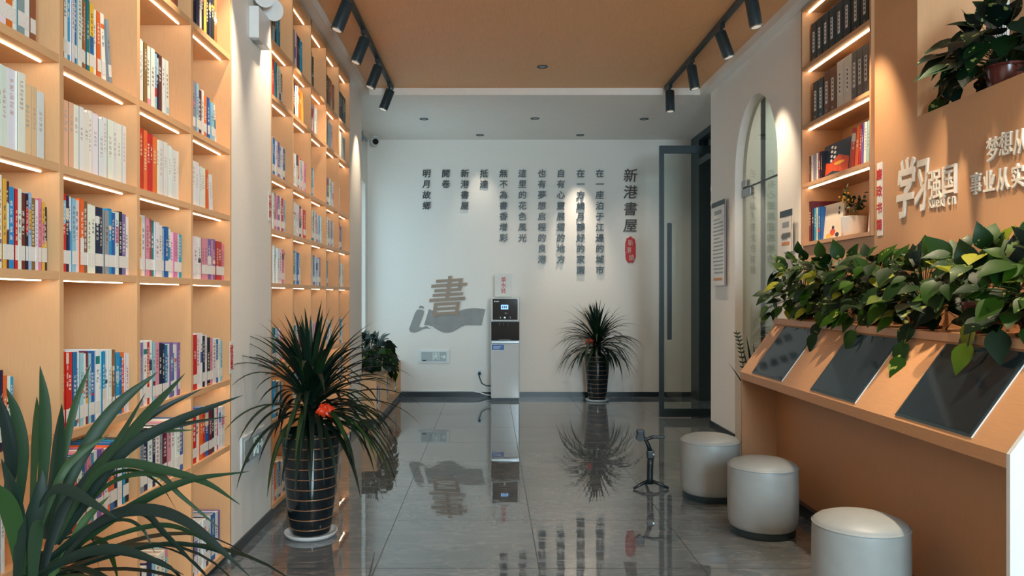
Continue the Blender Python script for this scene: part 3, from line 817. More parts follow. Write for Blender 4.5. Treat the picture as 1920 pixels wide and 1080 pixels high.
for q in range(3): k.box(.068 + .013 * q, .078 + .013 * q, WY0 - .0108, WY0 - .0098, 1.252, 1.264)
k.build('maker_mark', M['white'], hp)
k = MB().box(.176, .20, WY0 - .0108, WY0 - .0098, 1.112, 1.116).box(.176, .218, WY0 - .0108, WY0 - .0098, 1.100, 1.104)
k.build('printed_note', M['gray'], hp)
for q, x in enumerate((.115, .177, .240)):
    k = MB()
    for j in range(12):
        a0, a1 = 2 * PI * j / 12, 2 * PI * (j + 1) / 12
        k.tube([(x + .012 * math.cos(a0), WY0 - .0105, 1.054 + .012 * math.sin(a0)), (x + .012 * math.cos(a1), WY0 - .0105, 1.054 + .012 * math.sin(a1))], .002, 5)
    if q == 1: k.tube([(x, WY0 - .0105, 1.054), (x, WY0 - .012, 1.054)], .010, 12)
    k.build('button', M['chrome'], hp)
for x in (.115, .165, .215):
    MB().tube([(x, WY0 + .002, .998), (x, WY0 - .014, .985), (x, WY0 - .014, .955)], [.010, .009, .008], 10).build('tap', M['chrome'], wd)
MB().box(.1, .25, WY0 - .02, WY0 + .01, .768, .776).build('drip_tray', M['gray'], wd)
st = MB().box(WX0 + .012, WX0 + .165, WY0 - .0012, WY0 + .0002, .645, .712).build('sticker', M['blue'], wd)
MB().box(WX0 + .012, WX0 + .115, WY0 - .0018, WY0 - .001, .630, .646).box(WX0 + .03, WX0 + .13, WY0 - .0018, WY0 - .001, .682, .690).box(WX0 + .03, WX0 + .11, WY0 - .0018, WY0 - .001, .664, .672).build('sticker_print', M['paper'], st)
sg = thing('sign_holder', 'small clear holder with red vertical lettering on top of the water dispenser', 'sign', (.16, 9.85, 1.306))
MB().box(.055, .275, 9.845, 9.858, 1.306, 1.318).box(.055, .275, 9.82, 9.883, 1.3062, 1.312).build('stand', M['glass'], sg)
sp = MB().box(.055, .275, 9.848, 9.852, 1.318, 1.612).build('card', M['paper'], sg)
for i, ch in enumerate('茶水处'):
    pw = parent_world(sp)
    char_obj('lettering', ch, .072, lambda u, v, n, i=i: Vector((.165 + u, 9.8478 - n, 1.535 - .07 * i + v)) - pw, .001, M['redtext'], .008, 0, parent=sp)

# ------------------------------------------------------------------ touch screen desk
XF, ZF, XT, ZT = 1.678, .824, 1.911, 1.146
YA, YB = 5.163, 2.481
dk = thing('display_desk', 'long oak desk along the right wall with a sloping top holding three dark screens', 'desk', (XF, YB, 0))
sl = Vector((XT - XF, 0, ZT - ZF)); L = sl.length; sl.normalize(); nrm = Vector((-sl.z, 0, sl.x))
def S(t, y, n=0.0):
    p = Vector((XF, y, ZF)) + sl * (L * t) + nrm * n
    return Vector((p.x, y, p.z))
MB().prism([Vector((XF, YB + .02, ZF)), Vector((XF, YB + .02, ZF - .048)), Vector((XF + .045, YB + .02, ZF - .048)), Vector((XT + .0, YB + .02, ZT - .06)), Vector((XT, YB + .02, ZT))], (0, YA - YB - .02, 0)).build('sloping_top', M['deskh'], dk)
MB().box(XT - .012, XR - .002, YB + .02, YA, ZT, ZT + .035).build('plant_ledge', M['deskh'], dk)
MB().box(XT + .005, XT + .025, YB + .02, YA - .02, .07, ZT).build('back_panel', M['desk'], dk)
MB().box(XT - .03, XR - .02, YB + .02, YA - .02, 0, .07).build('plinth', M['skirt'], dk)
def side(name, y0, y1, mat):
    pts = [Vector((XF, y0, 0)), Vector((XR - .002, y0, 0)), Vector((XR - .002, y0, ZT + .034)), Vector((XT - .012, y0, ZT + .034)), Vector((XT - .012, y0, ZT - .02)), Vector((XF, y0, ZF))]
    return MB().prism(pts, (0, y1 - y0, 0)).build(name, mat, dk)
far = MB().prism([Vector((XF + .004, YA - .02, 0)), Vector((XR - .004, YA - .02, 0)), Vector((XR - .004, YA - .02, ZT - .001)), Vector((XT, YA - .02, ZT - .07)), Vector((XF + .06, YA - .02, ZF - .03)), Vector((XF + .004, YA - .02, ZF - .05))], (0, .018, 0)).build('side_panel', M['desk'], dk)
ep = side('end_panel', YB, YB + .018, M['white']); ep['label'] = 'white end panel'
M['screen'] = plain('dark screen glass', (.010, .018, .024, 1), .05, .1)
for i, (ya, yb) in enumerate(((4.95, 4.45), (4.05, 3.555), (3.20, 2.695))):
    s = thing('touch_screen', ('farthest' if i == 0 else 'middle' if i == 1 else 'nearest') + ' of the three black touch screens set into the sloping oak desk', 'screen', S(.04, ya, .001), 'touch screens on the sloping desk')
    def slab(name, t0, t1, y0, y1, n0, n1, mat, par=s):
        return MB().prism([S(t0, y0, n0), S(t0, y1, n0), S(t1, y1, n0), S(t1, y0, n0)], nrm * (n1 - n0)).build(name, mat, par)
    slab('housing', .04, .965, ya + .003, yb - .003, .0003, .0035, M['white'])
    slab('bezel', .041, .964, ya, yb, .0035, .0060, M['black'])
    slab('screen_glass', .075, .955, ya - .012, yb + .012, .0060, .0070, M['screen'])

# ------------------------------------------------------------------ stools
def stool(x, y, label):
    s = thing('stool', label, 'stool', (x, y, 0), 'round grey stools')
    MB().lathe([(.172, 0), (.175, .004), (.175, .036), (.168, .038)], n=48).build('base', M['black'], s, local=True, smooth=True, auto=40)
    rr = .191
    MB().lathe([(.150, .036), (.172, .037), (.182, .047), (.188, .07), (rr, .11), (rr + .001, .22), (rr, .33), (rr - .001, .362), (rr - .003, .372)], n=64).build('upholstery', M['stool'], s, local=True, smooth=True, auto=50)
    MB().lathe([(rr - .004, .370), (rr + .0015, .373), (rr + .0015, .377), (rr - .004, .381)], n=64, cap=False).build('piping', M['stool'], s, local=True, smooth=True)
    MB().lathe([(rr - .004, .376), (rr - .008, .386), (rr - .022, .397), (.13, .411), (.08, .419), (.03, .423), (0.001, .4235)], n=64).build('seat', M['stool'], s, local=True, smooth=True, auto=60)
    return s
stool(1.453, 5.09, 'farthest grey round stool, at the far end of the desk')
stool(1.537, 4.34, 'middle grey round stool in front of the oak desk')
stool(1.558, 3.236, 'nearest grey round stool, cut by the bottom of the picture')

# looped black frame on the floor behind the stools
props(MB().tube([(1.60, 5.02, .15), (1.72, 5.0, .155), (1.80, 5.0, .15), (1.86, 4.98, .13), (1.895, 4.93, .06), (1.89, 4.88, .035), (1.80, 4.85, .03), (1.60, 4.9, .03)], .022, 10).box(1.58, 1.86, 4.86, 5.02, 0, .03, .008)
      .build('looped_frame', M['black'], smooth=True), 'low black looped frame on the floor under the far end of the desk', 'frame')

# phone gimbal on its mini tripod
gx, gy = 1.105, 5.33
gb = thing('phone_gimbal', 'small black phone gimbal standing on a mini tripod on the floor', 'gimbal', (gx, gy, 0))
for a in (200, 340, 90):
    c, s_ = math.cos(math.radians(a)), math.sin(math.radians(a))
    MB().tube([(gx, gy, .052), (gx + .06 * c, gy + .06 * s_, .036), (gx + .128 * c, gy + .128 * s_, .008)], [.014, .012, .009], 8).build('leg', M['blackplastic'], gb, smooth=True)
MB().tube([(gx, gy, .03), (gx, gy, .07), (gx + .002, gy, .16), (gx + .004, gy, .215)], [.024, .021, .022, .023], 14).build('handle', M['blackplastic'], gb, smooth=True)
MB().box(gx - .022, gx + .028, gy - .022, gy + .022, .205, .262, .008).build('control_block', M['blackplastic'], gb)
MB().tube([(gx + .02, gy - .023, .238), (gx + .02, gy - .028, .238)], .007, 12).build('button', M['chrome'], gb)
MB().tube([(gx, gy, .26), (gx - .012, gy, .30), (gx - .03, gy, .335), (gx - .045, gy, .348)], [.017, .014, .013, .016], 10).build('arm', M['blackplastic'], gb, smooth=True)
MB().tube([(gx - .03, gy, .335), (gx + .0, gy, .347), (gx + .03, gy, .355)], [.012, .012, .012], 8).box(gx + .01, gx + .10, gy - .02, gy + .02, .345, .362, .005).build('phone_clamp', M['blackplastic'], gb)
MB().tube([(gx - .07, gy - .02, .35), (gx - .07, gy + .025, .35)], .026, 16).box(gx - .092, gx - .04, gy - .018, gy + .022, .35, .405, .008).build('motor_head', M['blackplastic'], gb)

# ------------------------------------------------------------------ right wall lettering and notices
def on_right(px, py, off=0.0):
    Y = F * XR / (px - VX); z = EYE - (py - VY) * Y / F
    return lambda u, v, n: Vector((XR - off - n, Y - u, z + v))
def wall_char(ch, px, py, size, depth, bold, shear=0.0, wx=1.0, lab=''):
    o = char_obj('letter', ch, size, on_right(px, py), depth, M['letter'], bold, shear, wx=wx)
    return props(o, lab, 'letter', 'white raised letters on the oak wall')
wall_char('学', 1697, 354, .33, .010, .020, .25, .54, 'white raised brush character 学 beginning the sign above the plants')
wall_char('习', 1727, 345, .30, .010, .022, .30, .40, 'white raised brush character 习, second of the sign above the plants')
wall_char('强', 1755.5, 345, .165, .012, .007, 0, .72, 'white bold raised character 强 before the last square one of the sign')
wall_char('国', 1783, 336, .160, .012, .007, 0, .78, 'white bold raised square character 国 ending the sign')
for ch, px, py in (('x', 1746.5, 383), ('u', 1753.5, 382), ('e', 1760.5, 381), ('x', 1767.5, 379.5), ('i', 1772.5, 377), ('c', 1781.5, 377), ('n', 1790.5, 375)):
    wall_char(ch, px, py, .084, .008, .005, 0, .72, ('small white raised letter x starting the line under the bold characters' if px < 1750 else 'small white raised letter x after the e under the bold characters' if ch == 'x' else f'small white raised letter {ch} in the line under the bold characters'))
for i, (ch, px, py) in enumerate((('梦', 1865, 279), ('想', 1889, 269), ('从', 1916, 264))):
    wall_char(ch, px, py, .112, .012, .007, 0, .78, f'white raised character {ch}, {ORD[i]} of the upper line near the picture edge')
for i, (ch, px, py) in enumerate((('事', 1832.5, 344), ('业', 1857, 340), ('从', 1883, 335), ('实', 1911, 329))):
    wall_char(ch, px, py, .106, .010, .016, 0, .78, f'white raised character {ch}, {ORD[i]} of the lower line near the picture edge')

def strip_sign(label, corner_pts, chars, dpx, normal, mapf, size):
    t = thing('shelf_sign', label, 'sign', corner_pts[0])
    b = MB().prism(corner_pts, normal).build('strip', M['paper'], t)
    pw = parent_world(b)
    for ch, px, py in chars:
        f = mapf(px, py)
        char_obj('lettering', ch, size, lambda u, v, n: f(u, v, n) - pw, .0015, M['redtext'], .016, 0, parent=b)
def rw(px, py, off=0): return on_right(px, py)(0, 0, off)
ya = F * XR / (1645.5 - VX); yb = F * XR / (1655 - VX)
z0, z1 = rw(1650, 442).z, rw(1650, 305).z
strip_sign('white vertical strip with four red characters at the right edge of the lit niche', [Vector((XR, ya, z0)), Vector((XR, yb, z0)), Vector((XR, yb, z1)), Vector((XR, ya, z1))],
           [(c, 1650.2, y) for c, y in (('廉', 327), ('政', 358), ('书', 390), ('籍', 421))], 0, (-.004, 0, 0), lambda px, py: on_right(px, py, .0042), .066)
def on_left(px, py, off=0.0):
    Y = F * -XL / (VX - px); z = EYE - (py - VY) * Y / F
    return lambda u, v, n: Vector((XL + off + n, Y + u, z + v))
for (pa, pb, t0, t1, chs, ys, sz, lab) in ((430.3, 436, 640, 700, '政治类', (654, 669, 685), .048, 'white strip with red characters at the right end of the near bookcase'),
                                         (503, 507.6, 360, 414, '文学类', (372, 386, 401), .046, 'white strip with red characters at the left end of the second bookcase')):
    ya, yb = F * -XL / (VX - pa), F * -XL / (VX - pb)
    pm = (pa + pb) / 2
    z1, z0 = on_left(pm, t0)(0, 0, 0).z, on_left(pm, t1)(0, 0, 0).z
    strip_sign(lab, [Vector((XL, ya, z0)), Vector((XL, yb, z0)), Vector((XL, yb, z1)), Vector((XL, ya, z1))], [(c, pm, y) for c, y in zip(chs, ys)], 0, (.003, 0, 0), lambda px, py: on_left(px, py, .0032), sz)

def notice(px0, px1, py0, py1, label, n_lines, head, border, stand=.03):
    """an acrylic sheet standing off the right wall on two clips"""
    ya, yb = F * XR / (px0 - VX), F * XR / (px1 - VX)
    z1, z0 = on_right(px0, py0)(0, 0, 0).z, on_right(px0, py1)(0, 0, 0).z
    X = XR - stand
    t = thing('wall_notice', label, 'notice', (XR, yb, z0))
    MB().box(X - .004, X, yb, ya, z0, z1).build('sheet', M['paper'], t)
    for z in (z0 + .06, z1 - .06): MB().box(X, XR, (ya + yb) / 2 - .02, (ya + yb) / 2 + .02, z - .012, z + .012).build('stand_off', M['gray'], t)
    MB().box(X - .0055, X - .0035, yb - .003, ya + .003, z1 - .045, z1 + .003).build('top_bar', M['black'], t)
    MB().box(X - .005, X - .0035, yb, yb + .012, z0, z1 - .045).build('border', border, t)
    k = MB(); q = random.Random(px0); h = z1 - z0; wdt = ya - yb
    k.box(X - .005, X - .0038, yb + wdt * .25, ya - wdt * .2, z1 - .125, z1 - .085)
    for i in range(n_lines):
        z = z1 - .17 - (h - .26) * i / n_lines
        k.box(X - .005, X - .0038, yb + wdt * q.choice((.12, .12, .14, .4)), ya - wdt * q.uniform(.1, .2), z - .008, z + .006)
    k.build('printed_lines', M['gray'], t)
    MB().box(X - .005, X - .0037, yb + wdt * .2, ya - wdt * .15, z0 + .05, z0 + .075).build('printed_foot', M['orangep'], t)
notice(1341, 1366, 383, 536, 'tall printed notice with a black top bar on the pillar left of the arch', 15, '', M['purple'])
notice(1471, 1494, 398, 474, 'smaller printed notice on the white wall between the arch and the lit niche', 5, '', M['orangep'])

# ------------------------------------------------------------------ ceiling track lamps
def spot_light(name, loc, aim, watts, deg, blend=.7, col=WARM, size=.03):
    d = bpy.data.lights.new(name, 'SPOT'); d.energy = watts; d.color = col; d.spot_size = math.radians(deg); d.spot_blend = blend; d.shadow_soft_size = size
    o = bpy.data.objects.new(name, d); COL.objects.link(o); o.location = loc
    o.rotation_euler = Vector(aim).normalized().to_track_quat('-Z', 'Y').to_euler()
    return o
def track(x, label, y0, y1):
    t = thing('lighting_track', label, 'lighting track', (x, y0, ZW - .035))
    MB().box(x - .018, x + .018, y0, y1, ZW - .035, ZW).build('rail', M['black'], t)
    MB().box(x - .020, x + .020, y1 - .01, y1 + .015, ZW - .038, ZW).build('end_cap', M['black'], t)
def track_spot(x, y, aim, label, watts, deg=46):
    a = Vector(aim).normalized()
    z = ZW - .035
    t = thing('track_spotlight', label, 'spotlight', (x, y, z), 'black ceiling track spotlights')
    MB().box(x - .017, x + .017, y - .085, y + .085, z - .028, z).build('adapter', M['black'], t)
    piv = Vector((x, y - .05, z - .085))
    MB().tube([(x, y - .05, z - .02), tuple(piv)], .009, 8).build('stem', M['black'], t)
    p0 = piv - a * .03; p1 = piv + a * .17
    MB().tube([p0, p0 + a * .005, p1], [.040, .044, .044], 24).build('lamp_head', M['black'], t, smooth=True, auto=40)
    MB().tube([p1, p1 + a * .006], [.0448, .0448], 24).build('rim', M['chrome'], t, smooth=True, auto=40)
    MB().tube([p1 + a * .004, p1 + a * .0075], [.032, .032], 20).build('lens', M['lens'], t)
    spot_light('track_lamp_light', p1 + a * .012, a, watts, deg)
track(-1.0, 'black lighting track along the left side of the oak ceiling', 2.6, 7.75)
track(1.775, 'black lighting track along the right side of the oak ceiling', 2.6, 7.75)
LWHERE = ['last', 'third', 'second', 'first']
LY = [7.63, 6.83, 6.10, 5.36, 4.60, 3.85, 3.05]
for i, y in enumerate(LY):
    lab = f'black spotlight on the left ceiling track, {["nearest the back wall", "second from the back wall", "third from the back wall", "fourth from the back wall, highest in view", "fifth from the back wall", "sixth from the back wall", "seventh from the back wall"][i]}'
    track_spot(-1.0, y, (-.38, -.05, -1), lab, (34, 34, 40, 50, 46, 85, 90)[i], 54)
RY = [7.66, 6.83, 5.96, 5.27, 4.50, 3.75, 3.0]
for i, y in enumerate(RY):
    lab = f'black spotlight on the right ceiling track, {["nearest the back wall", "second from the back wall", "third from the back wall", "fourth from the back wall, highest in view", "fifth from the back wall", "sixth from the back wall", "seventh from the back wall"][i]}'
    track_spot(1.775, y, ((.02, .16, .36, .17, .36, .10, .14)[i], -.02, -1), lab, (36, 50, 66, 135, 98, 165, 165)[i], (50, 50, 54, 46, 46, 46, 46)[i])
def downlight(px, py, z, label, watts=0, aim=(0, 0, -1), deg=60):
    Y = F * (z - EYE) / (VY - py); x = (px - VX) * Y / F
    t = thing('downlight', label, 'downlight', (x, Y, z), 'recessed ceiling downlights')
    MB().lathe([(.052, 0), (.052, -.004), (.042, -.006), (.041, -.001)], (x, Y, z), 28).build('trim_ring', M['black'], t)
    MB().lathe([(.030, -.0012), (.030, -.0025)], (x, Y, z), 20).build('lens', M['gray'], t)
    if watts: spot_light('downlight_light', (x, Y, z - .02), aim, watts, deg, .9, SOFT, .02)
downlight(795, 223, ZC, 'recessed downlight in the white ceiling, leftmost of the nearer three')
downlight(1003, 222, ZC, 'recessed downlight in the white ceiling, middle of the nearer three', 22, (.1, .25, -1), 95)  # this and the next: dark fittings given an added warm fill
downlight(1208, 223, ZC, 'recessed downlight in the white ceiling, rightmost of the nearer three', 22, (.1, .25, -1), 95)
downlight(900, 253, ZC, 'recessed downlight close to the back wall, left one of two', 18, (0, .12, -1), 60)
downlight(1088, 253, ZC, 'recessed downlight close to the back wall, right one that lights the poem', 105, (0, .10, -1), 44)
downlight(1017, 125, ZW, 'small round fitting alone in the middle of the oak ceiling')

# emergency lamp on the pillar
Yc = 4.30
em = thing('emergency_light', 'white twin headed emergency lamp high on the left pillar', 'lamp', (XL, Yc, 2.88))
bx = MB().box(XL, XL + .055, 4.19, 4.42, 2.79, 2.965, .006).build('housing', M['white'], em)
MB().box(XL + .01, XL + .045, 4.22, 4.30, 2.785, 2.79).build('test_panel', M['gray'], bx)
for (y, z, tx) in ((4.27, 3.045, .02), (4.41, 3.02, .03)):
    MB().tube([(XL + .03, y, 2.96), (XL + .03, y, z - .03)], .008, 8).build('stem', M['black'], em)
    MB().tube([(XL + tx, y + .02, z), (XL + tx + .035, y - .012, z - .004), (XL + tx + .05, y - .03, z - .008)], [.030, .058, .062], 24).build('lamp_head', M['white'], em, smooth=True, auto=40)

em.location.z -= .045

# dome camera in the far left corner
cm = thing('security_camera', 'white round security camera high in the far left corner', 'camera', P(703, 262, 9.9))
c = P(703, 265, 9.9)
MB().tube([(c.x, 9.9, ZC), (c.x, 9.9, c.z + .03)], .014, 10).lathe([(.05, ZC - .014), (.05, ZC)], (c.x, 9.9, 0), 20).build('mount', M['white'], cm)
MB().sphere(c, .058, 18).build('ball_housing', M['white'], cm, smooth=True)
MB().tube([c + Vector((.01, -.03, -.008)), c + Vector((.020, -.062, -.018))], [.042, .036], 18).build('lens', M['blackgloss'], cm)
bk = P(686, 261, 9.6)
br = thing('wall_bracket', 'small grey bracket beside the security camera in the far corner', 'bracket', (XO, 9.6, bk.z))
MB().tube([(XO, 9.6, bk.z + .06), (XO + .05, 9.58, bk.z + .01), (XO + .08, 9.56, bk.z - .03)], .02, 8).box(XO, XO + .02, 9.55, 9.65, bk.z - .02, bk.z + .1).build('arm', M['gray'], br)
# ------------------------------------------------------------------ plants
def leafmesh_layers(bm): return bm.loops.layers.float_color.get('lc') or bm.loops.layers.float_color.new('lc')
def ribbon(m, pts, wid, val, var=0.0, fold=.35, side=None):
    """a strap leaf along pts; wid(t) half width"""
    lay = leafmesh_layers(m.bm); n = len(pts); rows = []
    for i, p in enumerate(pts):
        t = (pts[min(i + 1, n - 1)] - pts[max(i - 1, 0)]).normalized()
        s = side.copy() if side is not None else t.cross(Vector((0, 0, 1)))
        if s.length < .15: s = Vector((1, 0, 0))
        s = (s - t * s.dot(t)); s.normalize(); u = s.cross(t).normalized()
        w_ = wid(i / (n - 1))
        rows.append([m.bm.verts.new(p + s * w_ + u * w_ * fold), m.bm.verts.new(p), m.bm.verts.new(p - s * w_ + u * w_ * fold)])
    for i in range(n - 1):
        for k in (0, 1):
            f = m.face([rows[i][k], rows[i][k + 1], rows[i + 1][k + 1], rows[i + 1][k]])
            if f:
                for lp in f.loops: lp[lay] = (val, 0, var, 1)
def strap_w(w): return lambda t: w * (min(1, .45 + t * 3.2) * (1 - max(0, (t - .45) / .55) ** 1.7) + .02)
def dracaena_leaf(m, base, d, L, sag, w, val, n=12):
    p = Vector(base); d = Vector(d).normalized(); pts = [p.copy()]
    for i in range(n):
        t = (i + 1) / n
        d = (d + Vector((0, 0, -1)) * sag * (.3 + 1.6 * t) / n).normalized()
        p = p + d * (L / n); pts.append(p.copy())
    ribbon(m, pts, strap_w(w), val)
def pot_plant(x, y, label, seed, extra=None, nl=135, limit=None, ribbon_at=None, scale=1.0):
    q = random.Random(seed)
    t = thing('potted_dracaena', label, 'potted plant', (x, y, 0), 'dracaena plants in tall black gold ringed pots')
    prof = [(.105, .022), (.108, .03), (.122, .10), (.135, .22), (.147, .36), (.157, .48), (.166, .562), (.170, .575), (.170, .585), (.160, .588), (.152, .570), (.150, .54)]
    pot = MB().lathe(prof, n=56).build('pot', M['blackgloss'], t, local=True, smooth=True, auto=50)
    for k in range(10):
        z = .055 + k * .0565
        rr = [r0 + (r1 - r0) * (z - z0) / (z1 - z0) for (r0, z0), (r1, z1) in zip(prof[:8], prof[1:8]) if z0 <= z <= z1]
        rr = rr[0] if rr else .16
        MB().lathe([(rr + .0002, z - .0028), (rr + .0022, z), (rr + .0002, z + .0028)], n=56, cap=False).build('gold_ring', M['brass'], pot, local=True, smooth=True)
    MB().lathe([(.149, .53), (.149, .552), (.08, .565), (.002, .57)], n=32).build('soil', M['soil'], t, local=True)
    MB().lathe([(.112, 0), (.134, .004), (.146, .020), (.147, .026), (.141, .027), (.128, .014), (.1, .012)], n=48).build('saucer', M['white'], t, local=True, smooth=True, auto=50)
    m = MB()
    for cx, cy, zt in ((0, 0, .82), (.03, -.02, .76), (-.035, .02, .72)):
        m.tube([(cx * .8, cy * .8, .55), (cx, cy, .7), (cx * 1.1, cy * 1.1, zt)], [.018, .016, .012], 8)
    m.build('cane', M['soil'], t, local=True, smooth=True)
    m = MB()
    for i in range(nl):
        f = i / nl                                   # low drooping leaves first, upright ones last
        az = i * 2.39996 + q.uniform(-.3, .3)
        el = math.radians(4 + 78 * f ** 1.25 + q.uniform(-9, 9))
        z = .64 + .16 * f + q.uniform(-.03, .03)
        L = q.uniform(.50, .68) * (1 - .26 * max(0, f - .5) / .5)
        d = Vector((math.cos(az) * math.cos(el), math.sin(az) * math.cos(el), math.sin(el)))
        if limit and not limit(Vector((x, y, z)) + d * L * .8): continue
        sag = q.uniform(1.5, 2.6) * (1.0 - .74 * f)
        dracaena_leaf(m, (d.x * .03, d.y * .03, z), d, L, sag, q.uniform(.0115, .0175), min(1, max(0, q.gauss(.42, .2))))
    if extra: extra(m, Vector((x, y, 0)))
    m.build('foliage', M['drac'], t, local=True, smooth=True)
    if ribbon_at:
        m = MB(); rx, ry, rz = ribbon_at
        for (a, b, c, l) in ((-40, .2, .10, .075), (20, .5, .09, .07), (70, .35, .07, .06), (150, -.2, .08, .06), (215, -.6, .11, .08), (255, -.9, .16, .05)):
            ca, sa = math.cos(math.radians(a)), math.sin(math.radians(a))
            l *= .62; pts = [Vector((rx + ca * l * k * 1.2, ry - .02 - .03 * math.sin(k * PI), rz + sa * l * k * 1.1 - .02 * k * k)) for k in (0, .25, .5, .75, 1)]
            m_w = lambda t_: .010 + .008 * math.sin(t_ * PI)
            ribbon(m, pts, m_w, 0, side=Vector((-sa * .8, .5, ca * .8)))
        m.sphere((rx, ry - .02, rz), .02, 10)
        m.build('ribbon_bow', M['red'], t, local=True, smooth=True)
    return t
X1 = P(583, 0, 4.29).x
pot_plant(X1, 4.29, 'large dracaena in a tall black gold ringed pot beside the left pillar', 5, nl=205, limit=lambda p: p.x > XL + .03, ribbon_at=(.12, -.16, .74))
pot_plant(1.347, 9.72, 'dracaena in a tall black pot standing against the back wall', 9, nl=155, limit=lambda p: p.y < D - .03 and p.x < 1.9, ribbon_at=(-.12, -.16, .78))
# the nearest plant: its crown fills the lower left corner, drawn leaf by leaf from the tips that can be seen
NP = [  # picture points from root to tip, depth at root and tip, width in pixels
 ([(70, 1000), (82, 860), (83, 760), (75, 686)], 1.72, 1.70, 26), ([(30, 980), (42, 860), (30, 780), (12, 727)], 1.70, 1.66, 26), ([(12, 960), (20, 870), (12, 800), (-4, 735)], 1.66, 1.60, 28),
 ([(58, 960), (62, 860), (66, 790), (69, 743)], 1.8, 1.84, 24), ([(80, 1010), (98, 900), (108, 820), (116, 757)], 1.74, 1.74, 34), ([(95, 980), (118, 860), (140, 760), (170, 683)], 1.8, 1.86, 16),
 ([(90, 1000), (150, 860), (215, 765), (296, 697)], 1.76, 1.9, 30), ([(110, 1000), (190, 870), (235, 800), (272, 738)], 1.7, 1.74, 15), ([(100, 1010), (200, 870), (270, 780), (347, 700)], 1.72, 1.8, 30),
 ([(110, 960), (200, 850), (290, 775), (380, 728)], 1.8, 1.95, 16), ([(105, 1020), (220, 860), (320, 795), (455, 741)], 1.7, 1.78, 24), ([(120, 960), (230, 830), (320, 800), (425, 781)], 1.78, 1.9, 14),
 ([(110, 985), (200, 850), (280, 812), (367, 806)], 1.74, 1.85, 14), ([(100, 1020), (170, 900), (225, 869), (300, 880), (385, 905), (450, 946)], 1.7, 1.62, 20), ([(95, 1060), (160, 1010), (250, 948), (350, 902), (467, 884)], 1.68, 1.62, 19),
 ([(100, 1000), (175, 912), (240, 882), (295, 905), (330, 955)], 1.78, 1.84, 8), ([(110, 1020), (200, 910), (290, 888), (340, 930), (413, 992)], 1.72, 1.7, 12), ([(90, 1050), (170, 990), (255, 958), (310, 1005), (390, 1085)], 1.66, 1.56, 24),
 ([(95, 1070), (180, 980), (270, 955), (360, 985), (470, 1082)], 1.66, 1.52, 26), ([(60, 960), (95, 920), (130, 920), (170, 942), (222, 974)], 1.62, 1.56, 24), ([(70, 1080), (140, 1042), (207, 1031), (270, 1045), (345, 1078)], 1.62, 1.52, 24),
 ([(90, 1060), (200, 1010), (300, 985), (370, 1005), (430, 1050)], 1.7, 1.66, 11), ([(100, 1080), (220, 1040), (320, 1020), (400, 1032), (452, 1060)], 1.72, 1.7, 11), ([(40, 1080), (28, 1000), (10, 940), (-20, 900)], 1.6, 1.5, 40),
 ([(60, 1090), (58, 1000), (75, 930), (80, 880)], 1.6, 1.62, 36), ([(30, 1090), (34, 1000), (20, 920), (2, 860)], 1.58, 1.55, 34), ([(75, 1090), (95, 1010), (120, 950), (160, 900)], 1.62, 1.66, 24),
 ([(90, 1090), (130, 1030), (160, 975), (205, 930)], 1.64, 1.7, 20), ([(60, 1100), (62, 1040), (68, 990), (78, 975)], 1.5, 1.48, 30), ([(50, 1050), (110, 900), (150, 850), (205, 815)], 1.68, 1.78, 18),
 ([(90, 1020), (170, 940), (215, 870), (250, 838)], 1.76, 1.82, 12), ([(120, 1060), (165, 1010), (178, 1030), (185, 1065)], 1.7, 1.66, 7), ([(120, 1010), (220, 975), (265, 990), (290, 1036)], 1.74, 1.72, 7)]
def near_leaves(m, base):
    q = random.Random(4)
    for pts, ya, yb, wpx in NP:
        n = len(pts); cp = [P(px, py, ya + (yb - ya) * i / (n - 1)) - base for i, (px, py) in enumerate(pts)]
        cp = [cp[0] * 2 - cp[1]] + cp + [cp[-1] * 2 - cp[-2]]
        out = []
        for i in range(1, len(cp) - 2):
            for k in range(6):
                t = k / 6; a, b, c, d = cp[i - 1:i + 3]
                out.append(.5 * ((2 * b) + (c - a) * t + (2 * a - 5 * b + 4 * c - d) * t * t + (3 * b - a - 3 * c + d) * t ** 3))
        out.append(cp[-2])
        wd_ = wpx * 1.2 * (ya + yb) / 2 / 1.7 * 1.2 / F / 2
        tt = q.uniform(-.5, .5)
        dirv = (out[-1] - out[0]).normalized(); sd_ = dirv.cross(Vector((0, 1, 0))).normalized() + Vector((0, tt, 0))
        ribbon(m, out, (lambda w_: lambda t: w_ * (.55 + .45 * min(1, t * 2.2)) * (1 - max(0, (t - .5) / .5) ** 1.8) + .0004)(wd_), min(1, max(0, q.gauss(.5, .22))), side=sd_)
pot_plant(-1.045, 1.75, 'nearest dracaena, its strap leaves filling the lower left corner', 21, extra=near_leaves, nl=60, limit=lambda p: p.x > XL + .06 and p.z < .93, ribbon_at=(.16, -.1, .70))

